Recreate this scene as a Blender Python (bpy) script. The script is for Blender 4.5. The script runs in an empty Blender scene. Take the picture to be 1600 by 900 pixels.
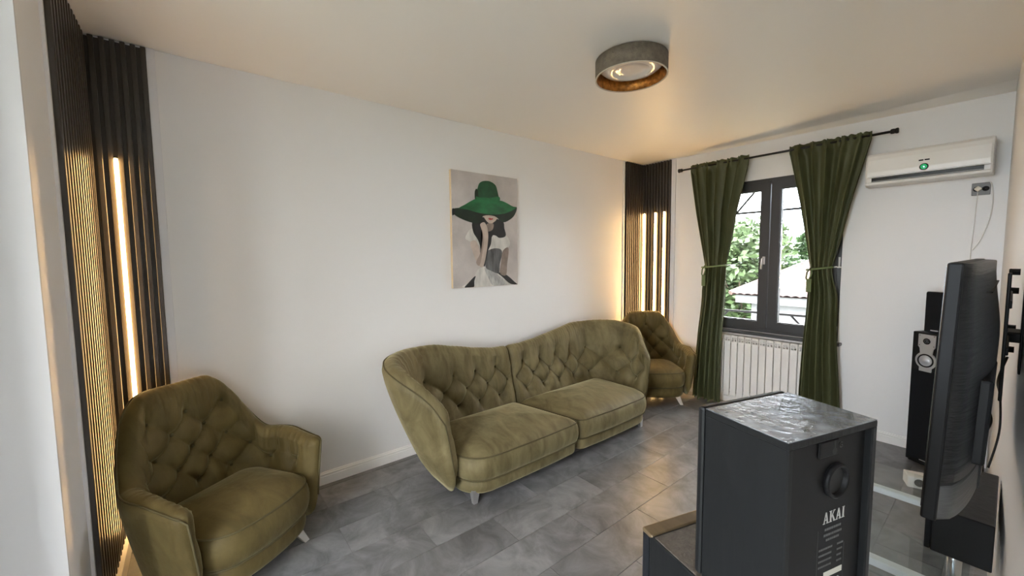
import bpy, bmesh, math, random
import numpy as np
from mathutils import Vector, Matrix
random.seed(7)
PI = math.pi
scene = bpy.context.scene
C = scene.collection

# ---------------------------------------------------------------- camera
cd = bpy.data.cameras.new('camera'); cam = bpy.data.objects.new('camera', cd); C.objects.link(cam)
cd.sensor_width = 36.0; cd.lens = 624.0 / 1600.0 * 36.0; cd.clip_start = 0.01; cd.clip_end = 200
_r = Vector((0.6239, 0.7815, -0.0100)).normalized(); _f = Vector((-0.7798, 0.6216, -0.0748)).normalized()
_u = _r.cross(_f).normalized(); _r = _f.cross(_u)
M = Matrix((( _r.x, _u.x, -_f.x, 0), (_r.y, _u.y, -_f.y, 0), (_r.z, _u.z, -_f.z, 1.51), (0, 0, 0, 1)))
cam.matrix_world = M
scene.camera = cam

# ---------------------------------------------------------------- world / exposure
scene.view_settings.view_transform = 'Standard'; scene.view_settings.look = 'None'
scene.view_settings.gamma = 1.0; scene.view_settings.use_curve_mapping = False
scene.view_settings.exposure = 0.95
scene.cycles.use_denoising = True
scene.cycles.max_bounces = 10; scene.cycles.diffuse_bounces = 6; scene.cycles.glossy_bounces = 5
scene.cycles.transparent_max_bounces = 16
scene.cycles.sample_clamp_indirect = 6.0
w = bpy.data.worlds.new('sky'); scene.world = w; w.use_nodes = True
nt = w.node_tree; nt.nodes.clear()
wo = nt.nodes.new('ShaderNodeOutputWorld'); bg = nt.nodes.new('ShaderNodeBackground')
tc = nt.nodes.new('ShaderNodeTexCoord'); no = nt.nodes.new('ShaderNodeTexNoise'); rp = nt.nodes.new('ShaderNodeValToRGB')
no.inputs['Scale'].default_value = 2.2; no.inputs['Detail'].default_value = 5
rp.color_ramp.elements[0].position = .38; rp.color_ramp.elements[0].color = (.76, .87, 1.0, 1)
rp.color_ramp.elements[1].position = .62; rp.color_ramp.elements[1].color = (1.0, .99, .97, 1)
nt.links.new(tc.outputs['Generated'], no.inputs['Vector']); nt.links.new(no.outputs['Fac'], rp.inputs['Fac'])
nt.links.new(rp.outputs['Color'], bg.inputs['Color']); bg.inputs['Strength'].default_value = 11.0
nt.links.new(bg.outputs[0], wo.inputs[0])

# ---------------------------------------------------------------- materials
def _mat(name):
    m = bpy.data.materials.new(name); m.use_nodes = True
    n = m.node_tree.nodes; b = n['Principled BSDF']
    return m, m.node_tree, n, b
def plain(name, col, rough=.5, metal=0, spec=.5, bump=0, bscale=80, var=0, vscale=6, coat=0, stretch=None, emit=None, estr=0, sheen=0):
    m, t, n, b = _mat(name)
    b.inputs['Base Color'].default_value = (*col, 1); b.inputs['Roughness'].default_value = rough
    b.inputs['Metallic'].default_value = metal; b.inputs['Specular IOR Level'].default_value = spec
    b.inputs['Coat Weight'].default_value = coat
    b.inputs['Sheen Weight'].default_value = sheen
    co = n.new('ShaderNodeTexCoord'); src = co.outputs['Object']
    if stretch:
        mp = n.new('ShaderNodeMapping'); mp.inputs['Scale'].default_value = stretch
        t.links.new(src, mp.inputs['Vector']); src = mp.outputs['Vector']
    if var:
        z = n.new('ShaderNodeTexNoise'); z.inputs['Scale'].default_value = vscale; z.inputs['Detail'].default_value = 6
        r = n.new('ShaderNodeValToRGB'); r.color_ramp.elements[0].position = .3; r.color_ramp.elements[1].position = .7
        r.color_ramp.elements[0].color = (*[c * (1 - var) for c in col], 1)
        r.color_ramp.elements[1].color = (*[min(1, c * (1 + var)) for c in col], 1)
        t.links.new(src, z.inputs['Vector']); t.links.new(z.outputs['Fac'], r.inputs['Fac']); t.links.new(r.outputs['Color'], b.inputs['Base Color'])
    if bump:
        z = n.new('ShaderNodeTexNoise'); z.inputs['Scale'].default_value = bscale; z.inputs['Detail'].default_value = 4
        bp = n.new('ShaderNodeBump'); bp.inputs['Strength'].default_value = bump; bp.inputs['Distance'].default_value = .01
        t.links.new(src, z.inputs['Vector']); t.links.new(z.outputs['Fac'], bp.inputs['Height']); t.links.new(bp.outputs['Normal'], b.inputs['Normal'])
    if emit:
        b.inputs['Emission Color'].default_value = (*emit, 1); b.inputs['Emission Strength'].default_value = estr
    return m
def velvet(name, dark, light, scale=7.0, sh=.5):
    m, t, n, b = _mat(name)
    co = n.new('ShaderNodeTexCoord'); mp = n.new('ShaderNodeMapping'); mp.inputs['Scale'].default_value = (1.7, .8, .6)
    z = n.new('ShaderNodeTexNoise'); z.inputs['Scale'].default_value = scale; z.inputs['Detail'].default_value = 5
    z.inputs['Roughness'].default_value = .6; z.inputs['Distortion'].default_value = .5
    r = n.new('ShaderNodeValToRGB'); r.color_ramp.elements[0].position = .26; r.color_ramp.elements[1].position = .80
    r.color_ramp.elements[0].color = (*dark, 1); r.color_ramp.elements[1].color = (*light, 1)
    t.links.new(co.outputs['Object'], mp.inputs['Vector']); t.links.new(mp.outputs['Vector'], z.inputs['Vector'])
    t.links.new(z.outputs['Fac'], r.inputs['Fac']); t.links.new(r.outputs['Color'], b.inputs['Base Color'])
    b.inputs['Roughness'].default_value = .62; b.inputs['Specular IOR Level'].default_value = .25
    b.inputs['Sheen Weight'].default_value = sh; b.inputs['Sheen Roughness'].default_value = .35
    b.inputs['Sheen Tint'].default_value = (.80, .74, .46, 1)
    z2 = n.new('ShaderNodeTexNoise'); z2.inputs['Scale'].default_value = 22; z2.inputs['Detail'].default_value = 3
    bp = n.new('ShaderNodeBump'); bp.inputs['Strength'].default_value = .25; bp.inputs['Distance'].default_value = .012
    t.links.new(co.outputs['Object'], z2.inputs['Vector']); t.links.new(z2.outputs['Fac'], bp.inputs['Height']); t.links.new(bp.outputs['Normal'], b.inputs['Normal'])
    return m
def glass_mat(name, tint=(1, 1, 1), ior=1.45, rough=.0):
    m = bpy.data.materials.new(name); m.use_nodes = True; t = m.node_tree; n = t.nodes; n.clear()
    o = n.new('ShaderNodeOutputMaterial'); mx = n.new('ShaderNodeMixShader'); fr = n.new('ShaderNodeFresnel'); fr.inputs['IOR'].default_value = ior
    tr = n.new('ShaderNodeBsdfTransparent'); tr.inputs['Color'].default_value = (*tint, 1)
    gl = n.new('ShaderNodeBsdfGlossy'); gl.inputs['Roughness'].default_value = rough
    ge = n.new('ShaderNodeNewGeometry'); iv = n.new('ShaderNodeMath'); iv.operation = 'SUBTRACT'; iv.inputs[0].default_value = 1; mu = n.new('ShaderNodeMath'); mu.operation = 'MULTIPLY'
    t.links.new(ge.outputs['Backfacing'], iv.inputs[1]); t.links.new(fr.outputs[0], mu.inputs[0]); t.links.new(iv.outputs[0], mu.inputs[1]); t.links.new(mu.outputs[0], mx.inputs['Fac']); t.links.new(tr.outputs[0], mx.inputs[1]); t.links.new(gl.outputs[0], mx.inputs[2]); t.links.new(mx.outputs[0], o.inputs[0])
    return m
def emis(name, col, st):
    m = bpy.data.materials.new(name); m.use_nodes = True; t = m.node_tree; n = t.nodes; n.clear()
    o = n.new('ShaderNodeOutputMaterial'); e = n.new('ShaderNodeEmission'); e.inputs[0].default_value = (*col, 1); e.inputs[1].default_value = st
    t.links.new(e.outputs[0], o.inputs[0]); return m
def tile_mat():
    m, t, n, b = _mat('stone_look_vinyl')
    co = n.new('ShaderNodeTexCoord'); oi = n.new('ShaderNodeObjectInfo'); ad = n.new('ShaderNodeVectorMath'); ad.operation = 'ADD'
    ml = n.new('ShaderNodeMath'); ml.operation = 'MULTIPLY'; ml.inputs[1].default_value = 40
    t.links.new(oi.outputs['Random'], ml.inputs[0]); t.links.new(co.outputs['Object'], ad.inputs[0]); t.links.new(ml.outputs[0], ad.inputs[1])
    z = n.new('ShaderNodeTexNoise'); z.inputs['Scale'].default_value = 5; z.inputs['Detail'].default_value = 9; z.inputs['Roughness'].default_value = .66; z.inputs['Distortion'].default_value = .6
    r = n.new('ShaderNodeValToRGB'); r.color_ramp.elements[0].position = .34; r.color_ramp.elements[1].position = .68
    r.color_ramp.elements[0].color = (.088, .088, .092, 1); r.color_ramp.elements[1].color = (.235, .236, .245, 1)
    t.links.new(ad.outputs[0], z.inputs['Vector']); t.links.new(z.outputs['Fac'], r.inputs['Fac'])
    hs = n.new('ShaderNodeHueSaturation'); mr = n.new('ShaderNodeMapRange'); mr.inputs['To Min'].default_value = .86; mr.inputs['To Max'].default_value = 1.14
    t.links.new(oi.outputs['Random'], mr.inputs['Value']); t.links.new(mr.outputs[0], hs.inputs['Value']); t.links.new(r.outputs['Color'], hs.inputs['Color']); t.links.new(hs.outputs[0], b.inputs['Base Color'])
    b.inputs['Roughness'].default_value = .33; b.inputs['Specular IOR Level'].default_value = .5
    bp = n.new('ShaderNodeBump'); bp.inputs['Strength'].default_value = .12; bp.inputs['Distance'].default_value = .004
    t.links.new(z.outputs['Fac'], bp.inputs['Height']); t.links.new(bp.outputs['Normal'], b.inputs['Normal'])
    return m

WALL = plain('wall_paint', (.78, .765, .75), .42, bump=.03, bscale=160)
CEIL = plain('ceiling_paint', (.84, .825, .80), .45, bump=.03, bscale=120)
WHITE = plain('white_gloss', (.80, .78, .75), .35)
TRIMW = plain('trim_white', (.74, .73, .74), .4)
TILE = tile_mat()
SCREED = plain('screed', (.12, .12, .12), .8)
SLAT = plain('dark_slat', (.034, .029, .024), .38, stretch=(1, 1, .06), var=.25, vscale=30)
SLATBACK = plain('slat_backing', (.022, .018, .014), .5)
LED = emis('led_warm', (1.0, .60, .23), 32)
ALU = plain('aluminium', (.55, .55, .55), .3, 1)
CHROME = plain('chrome', (.75, .75, .76), .12, 1)
LEGM = plain('brushed_leg', (.72, .72, .72), .32, .85)
VEL = velvet('olive_velvet', (.068, .053, .019), (.225, .186, .094), sh=.6)
VELC = velvet('olive_velvet_armchair', (.070, .050, .015), (.165, .125, .046), sh=.38)
PIPE = plain('olive_piping', (.085, .068, .026), .8)
BUTTON = plain('olive_button', (.075, .060, .020), .8)
ANTH = plain('anthracite_frame', (.036, .038, .042), .38, bump=.03, bscale=200)
GASKET = plain('black_gasket', (.01, .01, .01), .6)
GLASS = glass_mat('window_glass')
SHELFGLASS = glass_mat('shelf_glass', (.93, .96, .96), 1.5)
BLACK = plain('black_vinyl', (.007, .0075, .008), .45, spec=.22, bump=.15, bscale=30, stretch=(1, 1, .15))
TOPGLARE = plain('scuffed_vinyl_glare', (.16, .172, .19), .24, bump=.22, bscale=55, coat=1, var=.5, vscale=38)  # scuffed black vinyl top, window glare put into its paler base colour
BLACKP = plain('black_plastic', (.006, .006, .0065), .5, spec=.2)
BLACKG = plain('black_gloss', (.010, .010, .011), .15)
GRILLE = plain('black_cloth', (.007, .008, .010), .9, spec=.2, bump=.2, bscale=600)
TVBACK = plain('tv_back', (.009, .0095, .010), .36, spec=.35, bump=.35, bscale=40, stretch=(1, .08, 3))
TVGREY = plain('tv_grey', (.075, .075, .073), .42, bump=.2, bscale=40, stretch=(1, .08, 3))
SILVER = plain('silver', (.62, .62, .63), .3, .6)
CONE = plain('silver_cone', (.52, .53, .56), .35, .4)
ACW = plain('ac_white', (.80, .78, .74), .3)
GREYPL = plain('grey_plate', (.16, .155, .15), .4)
CREAM = plain('cream_plug', (.72, .66, .55), .4)
ROD = plain('dark_rod', (.018, .016, .015), .4, .5)
BROWN = plain('brown_cap', (.085, .070, .058), .6, bump=.5, bscale=220, var=.25, vscale=60)
GOLDB = plain('bronze_edge', (.11, .078, .042), .4, .3, var=.4, vscale=25, stretch=(1, .2, 1))

# ---------------------------------------------------------------- mesh helpers
def obj(name, verts, faces, mat, parent=None, smooth=False, loc=None):
    me = bpy.data.meshes.new(name); me.from_pydata([tuple(v) for v in verts], [], [tuple(f) for f in faces]); me.validate(); me.update()
    bm = bmesh.new(); bm.from_mesh(me); bmesh.ops.recalc_face_normals(bm, faces=bm.faces); bm.to_mesh(me); bm.free()
    if smooth:
        for p in me.polygons: p.use_smooth = True
    me.materials.append(mat)
    o = bpy.data.objects.new(name, me); C.objects.link(o)
    if parent: o.parent = parent
    if loc: o.location = loc
    return o
def link(name, mesh, parent=None, loc=(0, 0, 0), rot=(0, 0, 0), scale=(1, 1, 1)):
    o = bpy.data.objects.new(name, mesh); C.objects.link(o); o.parent = parent; o.location = loc; o.rotation_euler = rot; o.scale = scale; return o
class MB:
    def __init__(s): s.v = []; s.f = []
    def add(s, v, f):
        b = len(s.v); s.v += [tuple(p) for p in v]; s.f += [tuple(i + b for i in q) for q in f]; return s
    def box(s, x0, x1, y0, y1, z0, z1, T=None):
        v = [(x, y, z) for x in (x0, x1) for y in (y0, y1) for z in (z0, z1)]
        if T is not None: v = [T @ Vector(p) for p in v]
        return s.add(v, [(0, 1, 3, 2), (4, 6, 7, 5), (0, 4, 5, 1), (2, 3, 7, 6), (0, 2, 6, 4), (1, 5, 7, 3)])
    def bbox(s, x0, x1, y0, y1, z0, z1, r=.004, seg=2, T=None):      # bevelled box
        bm = bmesh.new(); bmesh.ops.create_cube(bm, size=1)
        for q in bm.verts: q.co = Vector(((x0 + x1) / 2 + q.co.x * (x1 - x0), (y0 + y1) / 2 + q.co.y * (y1 - y0), (z0 + z1) / 2 + q.co.z * (z1 - z0)))
        bmesh.ops.bevel(bm, geom=list(bm.edges), offset=r, segments=seg, profile=.5, affect='EDGES')
        bm.verts.index_update(); v = [q.co.copy() for q in bm.verts]; f = [[q.index for q in p.verts] for p in bm.faces]; bm.free()
        if T is not None: v = [T @ p for p in v]
        return s.add(v, f)
    def tube(s, pts, r, n=8, cap=True):
        pts = [Vector(p) for p in pts]; v = []; up = Vector((0, 0, 1)); prev = None
        rr = r if hasattr(r, '__len__') else [r] * len(pts)
        for i, p in enumerate(pts):
            d = (pts[min(i + 1, len(pts) - 1)] - pts[max(i - 1, 0)]).normalized()
            if prev is None:
                a = d.cross(up) if abs(d.z) < .95 else d.cross(Vector((1, 0, 0)))
            else:
                a = prev - d * prev.dot(d)
            a.normalize(); prev = a; b = d.cross(a)
            for k in range(n):
                t = 2 * PI * k / n; v.append(p + (a * math.cos(t) + b * math.sin(t)) * rr[i])
        f = [(i * n + k, i * n + (k + 1) % n, (i + 1) * n + (k + 1) % n, (i + 1) * n + k) for i in range(len(pts) - 1) for k in range(n)]
        if cap: f += [tuple(range(n))[::-1], tuple((len(pts) - 1) * n + k for k in range(n))]
        return s.add(v, f)
    def lathe(s, prof, n=24, T=None, close=False):      # prof: list (r,z)
        v = []; m = len(prof)
        for r, z in prof:
            for k in range(n): v.append(Vector((r * math.cos(2 * PI * k / n), r * math.sin(2 * PI * k / n), z)))
        f = [(i * n + k, i * n + (k + 1) % n, (i + 1) * n + (k + 1) % n, (i + 1) * n + k) for i in range(m - 1) for k in range(n)]
        if close: f += [((m - 1) * n + k, (m - 1) * n + (k + 1) % n, (k + 1) % n, k) for k in range(n)]
        if T is not None: v = [T @ p for p in v]
        return s.add(v, f)
    def disc(s, r, z=0, n=24, T=None):
        v = [Vector((r * math.cos(2 * PI * k / n), r * math.sin(2 * PI * k / n), z)) for k in range(n)]
        if T is not None: v = [T @ p for p in v]
        return s.add(v, [tuple(range(n))])
    def prism(s, poly, a0, a1, axis='x', T=None):
        n = len(poly); v = []
        for a in (a0, a1):
            for p, q in poly:
                v.append(Vector((a, p, q)) if axis == 'x' else Vector((p, a, q)) if axis == 'y' else Vector((p, q, a)))
        if T is not None: v = [T @ p for p in v]
        return s.add(v, [tuple(range(n))[::-1], tuple(range(n, 2 * n))] + [(i, (i + 1) % n, n + (i + 1) % n, n + i) for i in range(n)])
    def build(s, name, mat, parent=None, smooth=False): return obj(name, s.v, s.f, mat, parent, smooth)
def tag(o, label, cat, group=None):
    o['label'] = label; o['category'] = cat
    if group: o['group'] = group
    return o
def struct(o): o['kind'] = 'structure'; return o
def empty(name, loc=(0, 0, 0), rz=0):
    o = bpy.data.objects.new(name, None); C.objects.link(o); o.location = loc; o.rotation_euler = (0, 0, rz); o.empty_display_size = .05; return o
def thing(name, label, cat, loc=(0, 0, 0), rz=0, group=None): return tag(empty(name, loc, rz), label, cat, group)
def basis(o, x, y, z): return Matrix(((x[0], y[0], z[0], o[0]), (x[1], y[1], z[1], o[1]), (x[2], y[2], z[2], o[2]), (0, 0, 0, 1)))
def smooth01(a, b, x):
    t = max(0., min(1., (x - a) / (b - a))); return t * t * (3 - 2 * t)

# ================================================================ ROOM SHELL
WX, DY, H = -2.83, 4.285, 2.60
NY = -.37; PY = -1.35
RWA, RWB = .09, -.045                       # right wall plane: X at Y=0 and X at Y=DY
def rwx(y): return RWA + (RWB - RWA) * y / DY
struct(MB().box(WX - .15, WX, PY - .2, DY + .25, -.1, H + .1).build('wall_left', WALL))
struct(MB().prism([(RWA + (RWA - RWB) / DY * 1.55, -1.55), (RWB, DY), (RWB, DY + .25), (RWB + .5, DY + .25), (RWB + .5, -1.55)], -.1, H + .1, 'z').build('wall_right', WALL))
# back wall with window opening
wx0, wx1, wz0, wz1 = -1.995, -.905, .765, 2.235
wb = MB(); wb.box(WX - .15, wx0, DY, DY + .25, -.1, H + .1); wb.box(wx1, RWB + .02, DY, DY + .25, -.1, H + .1)
wb.box(wx0, wx1, DY, DY + .25, -.1, wz0); wb.box(wx0, wx1, DY, DY + .25, wz1, H + .1)
struct(wb.build('wall_back', WALL))
# near wall: block left of the passage the camera stands by; passage ends in a wall whose unseen window is added for daylight
XC = -1.86
struct(MB().box(WX - .15, XC, PY - .2, NY, -.1, H + .1).box(XC - .05, XC + .27, -.74, -.58, -.1, H + .1).build('wall_near_added_pier', WALL))  # second box is an unseen pier, added to shade the passage return

hx0, hx1, hz0, hz1 = -1.25, .02, .10, 2.50
hb = MB(); hb.box(XC, hx0, PY - .2, PY, -.1, H + .1); hb.box(hx1, .2, PY - .2, PY, -.1, H + .1)
hb.box(hx0, hx1, PY - .2, PY, -.1, hz0); hb.box(hx0, hx1, PY - .2, PY, hz1, H + .1)
struct(hb.build('wall_passage', WALL))
struct(MB().box(WX - .15, .6, PY - .2, DY + .25, H, H + .12).build('ceiling', CEIL))
fl = struct(MB().box(WX - .15, .6, PY - .2, DY + .25, -.12, -.003).build('floor', SCREED))
# vinyl tiles, rows along the long wall
tl, tw = .72, .24
def tile_mesh(w_, l_):
    m = MB(); g = .0011; b_ = .0016
    m.add([(g, g, -.003), (w_ - g, g, -.003), (w_ - g, l_ - g, -.003), (g, l_ - g, -.003),
           (g, g, -.0008), (w_ - g, g, -.0008), (w_ - g, l_ - g, -.0008), (g, l_ - g, -.0008),
           (g + b_, g + b_, 0), (w_ - g - b_, g + b_, 0), (w_ - g - b_, l_ - g - b_, 0), (g + b_, l_ - g - b_, 0)],
          [(0, 1, 5, 4), (1, 2, 6, 5), (2, 3, 7, 6), (3, 0, 4, 7), (4, 5, 9, 8), (5, 6, 10, 9), (6, 7, 11, 10), (7, 4, 8, 11), (8, 9, 10, 11)])
    return m
tm = None; cache = {}
x = -1.815 - 5 * tw; row = 0
while x < .12:
    xa, xb = max(x, WX), min(x + tw, .12)
    if xb - xa > .005:
        y = 1.285 - 6 * tl + (.36 if row % 2 == 0 else 0)
        while y < DY:
            ya, yb = max(y, PY + .001), min(y + tl, DY)
            if yb - ya > .005 and not (xb <= XC and yb < NY):
                k = (round(xb - xa, 4), round(yb - ya, 4))
                if k not in cache:
                    o = tile_mesh(*k).build('floor_tile', TILE, fl); cache[k] = o.data; o.location = (xa, ya, 0)
                else: link('floor_tile', cache[k], fl, (xa, ya, 0))
            y += tl
    x += tw; row += 1

# baseboards with a stepped top
BP = [(0, 0), (.014, 0), (.014, .055), (.011, .058), (.011, .064), (.013, .066), (.013, .071), (.008, .076), (.007, .082), (0, .084)]
def baseboard(name, a, b, axis, at, sgn):
    poly = [((at + sgn * p), q) for p, q in BP]
    return struct(MB().prism(poly, a, b, 'y' if axis == 'y' else 'x').build(name, WHITE))
baseboard('baseboard_left', -.13, DY, 'y', WX, 1)
baseboard('baseboard_back', WX + .015, RWB - .01, 'x', DY, -1)
# wider white plinth that carries the near slat panels
p1 = MB().box(WX, WX + .034, NY, -.1, 0, .088).box(WX + .034, XC - .32, NY, NY + .04, 0, .088)
struct(p1.build('baseboard_plinth', WHITE))
struct(MB().box(XC - .32, XC + .014, NY, NY + .014, 0, .083).box(XC, XC + .014, PY, NY, 0, .083).build('baseboard_near', WHITE))
# tapering plaster cove between ceiling and window wall
cv = MB(); xa, xb = -2.42, RWB - .0
cv.add([(xa, DY, H), (xa, DY - .012, H), (xa, DY, H - .006), (xb, DY, H), (xb, DY - .165, H), (xb, DY, H - .03)], [(0, 1, 2), (3, 5, 4), (1, 4, 5, 2), (0, 3, 4, 1), (0, 2, 5, 3)])
struct(cv.build('trim_1', CEIL))
# thin off-white side strips next to the slat panels
struct(MB().box(WX, WX + .012, -.128, -.095, .084, H).build('trim_2', TRIMW))
struct(MB().box(-2.455, -2.405, DY - .010, DY, .084, H).build('trim_3', TRIMW))
struct(MB().box(WX, WX + .010, 3.895, 3.918, .084, H).build('trim_4', TRIMW))
struct(MB().box(XC - .33, XC - .298, NY, NY + .010, .084, H).build('trim_5', TRIMW))

# added grey lining, darker to tone down the light on the passage wall
struct(MB().box(XC, XC + .012, PY, NY + .004, .083, H).build('added_lining', plain('passage_toned_grey', (.62, .62, .63), .5)))
# unseen window behind the camera, added to brighten the room
w2 = struct(empty('added_window', ((hx0 + hx1) / 2, PY - .1, hz0)))
f2 = MB(); q = (hx1 - hx0) / 2; hh = hz1 - hz0
f2.box(-q, -q + .06, -.03, .03, 0, hh); f2.box(q - .06, q, -.03, .03, 0, hh); f2.box(-q, q, -.03, .03, 0, .06); f2.box(-q, q, -.03, .03, hh - .06, hh); f2.box(-.03, .03, -.03, .03, 0, hh)
f2.build('window_frame', ANTH, w2)
MB().box(-q + .06, -.03, -.003, .003, .06, hh - .06).build('pane', GLASS, w2); MB().box(.03, q - .06, -.003, .003, .06, hh - .06).build('pane', GLASS, w2)

# ================================================================ WINDOW 1
wn = struct(empty('window_1', ((wx0 + wx1) / 2, DY, wz0)))
def frame_rect(m, x0, x1, z0, z1, w_, y0, y1):
    m.bbox(x0, x0 + w_, y0, y1, z0, z1, .003); m.bbox(x1 - w_, x1, y0, y1, z0, z1, .003)
    m.bbox(x0 + w_ * .9, x1 - w_ * .9, y0, y1, z0, z0 + w_, .003); m.bbox(x0 + w_ * .9, x1 - w_ * .9, y0, y1, z1 - w_, z1, .003); return m
cxw = (wx0 + wx1) / 2
hwid = (wx1 - wx0) / 2; hgt = wz1 - wz0
frame_rect(MB(), -hwid, hwid, 0, hgt, .05, .0, .07).build('window_frame', ANTH, wn)
for sgn in (-1, 1):
    x0, x1 = (-hwid + .028, -.004) if sgn < 0 else (.004, hwid - .028)
    sash = frame_rect(MB(), x0, x1, .03, hgt - .028, .078, -.012, .055).build('sash', ANTH, wn)
    gk = MB(); fx0, fx1, fz0, fz1 = x0 + .078, x1 - .078, .108, hgt - .106
    for (a, b, c, d) in ((fx0, fx0 + .006, fz0, fz1), (fx1 - .006, fx1, fz0, fz1), (fx0, fx1, fz0, fz0 + .006), (fx0, fx1, fz1 - .006, fz1)): gk.box(a, b, -.004, .045, c, d)
    gk.build('gasket', GASKET, sash)
    for k, (yy, tilt) in enumerate(((.012, 0), (.030, .0035))):
        p = MB().box(fx0, fx1, -.0018, .0018, fz0, fz1).build('pane', GLASS, sash)
        p.location = (0, yy, 0); p.rotation_euler = (0, 0, tilt)
    if sgn < 0:
        hd = MB().bbox(-.052, -.028, -.022, -.012, .66, .735, .004); hd.tube([(-.04, -.02, .715), (-.04, -.05, .715)], .008); hd.tube([(-.04, -.05, .718), (-.043, -.052, .68), (-.05, -.05, .615)], [.009, .009, .008])
        hd.build('handle', SILVER, sash, True)
for z in (.09, .68, 1.35): MB().tube([(hwid - .012, -.014, z - .045), (hwid - .012, -.014, z + .045)], .007).build('hinge', SILVER, wn)
MB().bbox(-hwid - .03, hwid + .03, -.075, .05, -.028, -.003, .006).build('window_sill', ANTH, wn)

# security grille outside
gr = thing('window_grille', 'dark metal security bars outside the window with diagonal braces', 'grille', (cxw, 4.52, .7))
def bar(pts, r=.011): MB().tube([(a - cxw, 0, b - .7) for a, b in pts], r, 6).build('bar', ROD, gr)
bar([(-2.02, 1.952), (-.88, 1.952)], .012); bar([(-2.02, .92), (-.88, .935)], .012)
bar([(-1.90, 1.90), (-1.62, 2.23)]); bar([(-1.33, .935), (-1.17, .76)]); bar([(-1.02, 1.95), (-.90, 2.12)]); bar([(-1.9, .92), (-2.02, .8)])
bar([(-2.02, .70), (-2.02, 2.28)], .012); bar([(-.88, .70), (-.88, 2.28)], .012); bar([(-2.02, 2.28), (-.88, 2.28)], .012); bar([(-2.02, .70), (-.88, .70)], .009)

# ================================================================ SLAT PANELS + LED STRIPS
PITCH, SW, PT = .0372, .0195, .024
slat_me = MB().bbox(-SW / 2, SW / 2, 0, .016, 0, 1, .0018, 1)
def slat_panel(label, origin, rz, length, zb, first=.0, PITCH=PITCH, SW=SW, group='dark slat panels in the corners'):
    # local x along wall, local y out from wall, slats on a backing board
    t = thing('slat_panel', label, 'wall panel', (origin[0], origin[1], 0), rz, group)
    MB().box(0, length, 0, .008, zb, H - .008).build('backing_board', SLATBACK, t)
    hgt_ = H - .004 - zb
    me = None; k = 0; xx = first + SW / 2
    while xx + SW / 2 <= length + 1e-4:
        if me is None:
            o = MB().bbox(-SW / 2, SW / 2, .006, PT, 0, hgt_, .0018, 1).build('slat', SLAT, t); me = o.data; o.location = (xx, 0, zb)
        else: link('slat', me, t, (xx, 0, zb))
        xx += PITCH; k += 1
    return t
# local x must run to the viewer's side with y pointing into the room
# near panel on left wall: wall normal +X -> local y=+X, local x = -Y  (rz=-90deg)
L1 = .128 + .37 - .0
sp1 = slat_panel('dark slat panel on the long wall behind the nearest armchair, one light strip', (WX, -.130, 0), -PI / 2, .24, .088, 0)
# near panel on near wall: normal +Y -> rz=0
sp2 = slat_panel('dark slat panel seen edge-on at far left of the picture', (WX + .025, NY, 0), 0, .60, .088, .012, .0485, .021)
MB().bbox(.61, .632, 0, PT + .003, .088, H - .004, .002, 1).build('end_board', SLAT, sp2)
# far panel on left wall
sp3 = slat_panel('narrow dark slat panel on the long wall in the far corner', (WX, DY - .026, 0), -PI / 2, .34, .084, .004)
# far panel on back wall: normal -Y -> rz=180, local x = -X
sp4 = slat_panel('dark slat panel beside the window curtain with three light strips', (-2.458, DY, 0), PI, .366, .084, 0)
def led(label, x, y, rz, z0, z1):
    t = thing('led_strip', label, 'light strip', (x, y, 0), rz, 'vertical LED strips in the slat panels')
    MB().box(-.0088, .0088, .0085, .024, z0, z1 + .006).build('profile', ALU, t)
    MB().bbox(-.0066, .0066, .0235, .043, z0, z1, .004, 2).build('diffuser', LED, t)
    return t
def groove(k, first): return first + SW / 2 + PITCH * (k + .5)
led('glowing warm light strip behind the nearest armchair', WX, -.130 - groove(3, 0), -PI / 2, .12, 2.02)
for k, nm in ((8, 'leftmost of the three glowing strips in the far corner'), (4, 'middle of the three glowing strips in the far corner'), (1, 'rightmost of the three glowing strips, nearest the curtain')):
    led(nm, -2.458 - groove(k, 0), DY, PI, .12, 2.02)

# ================================================================ UPHOLSTERY
def tuft(a, z, dx, dz, z_lo, z_hi):
    """0 at folds / buttons, 1 on the pillow tops. buttons at a=i*dx, z=z_lo+j*dz, i+j even"""
    zz = max(z_lo, min(z_hi, z)); k = smooth01(0, .15, z - zz) if z > zz else smooth01(0, .09, zz - z)
    P = (a / dx + (zz - z_lo) / dz) / 2; Q = (a / dx - (zz - z_lo) / dz) / 2
    u = (abs(math.sin(PI * P)) * abs(math.sin(PI * Q))) ** .5
    return u * (1 - k) + k
def button_pit(a, z, dx, dz, z_lo, z_hi):
    j = round((z - z_lo) / dz)
    nr = int((z_hi - z_lo) / dz + .15)
    best = 9
    for jj in (j - 1, j, j + 1):
        if jj < 0 or jj > nr: continue
        i = round(a / dx)
        for ii in (i - 1, i, i + 1):
            if (ii + jj) % 2: continue
            best = min(best, math.hypot(a - ii * dx, z - (z_lo + jj * dz)))
    return math.exp(-(best / .022) ** 2)
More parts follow.
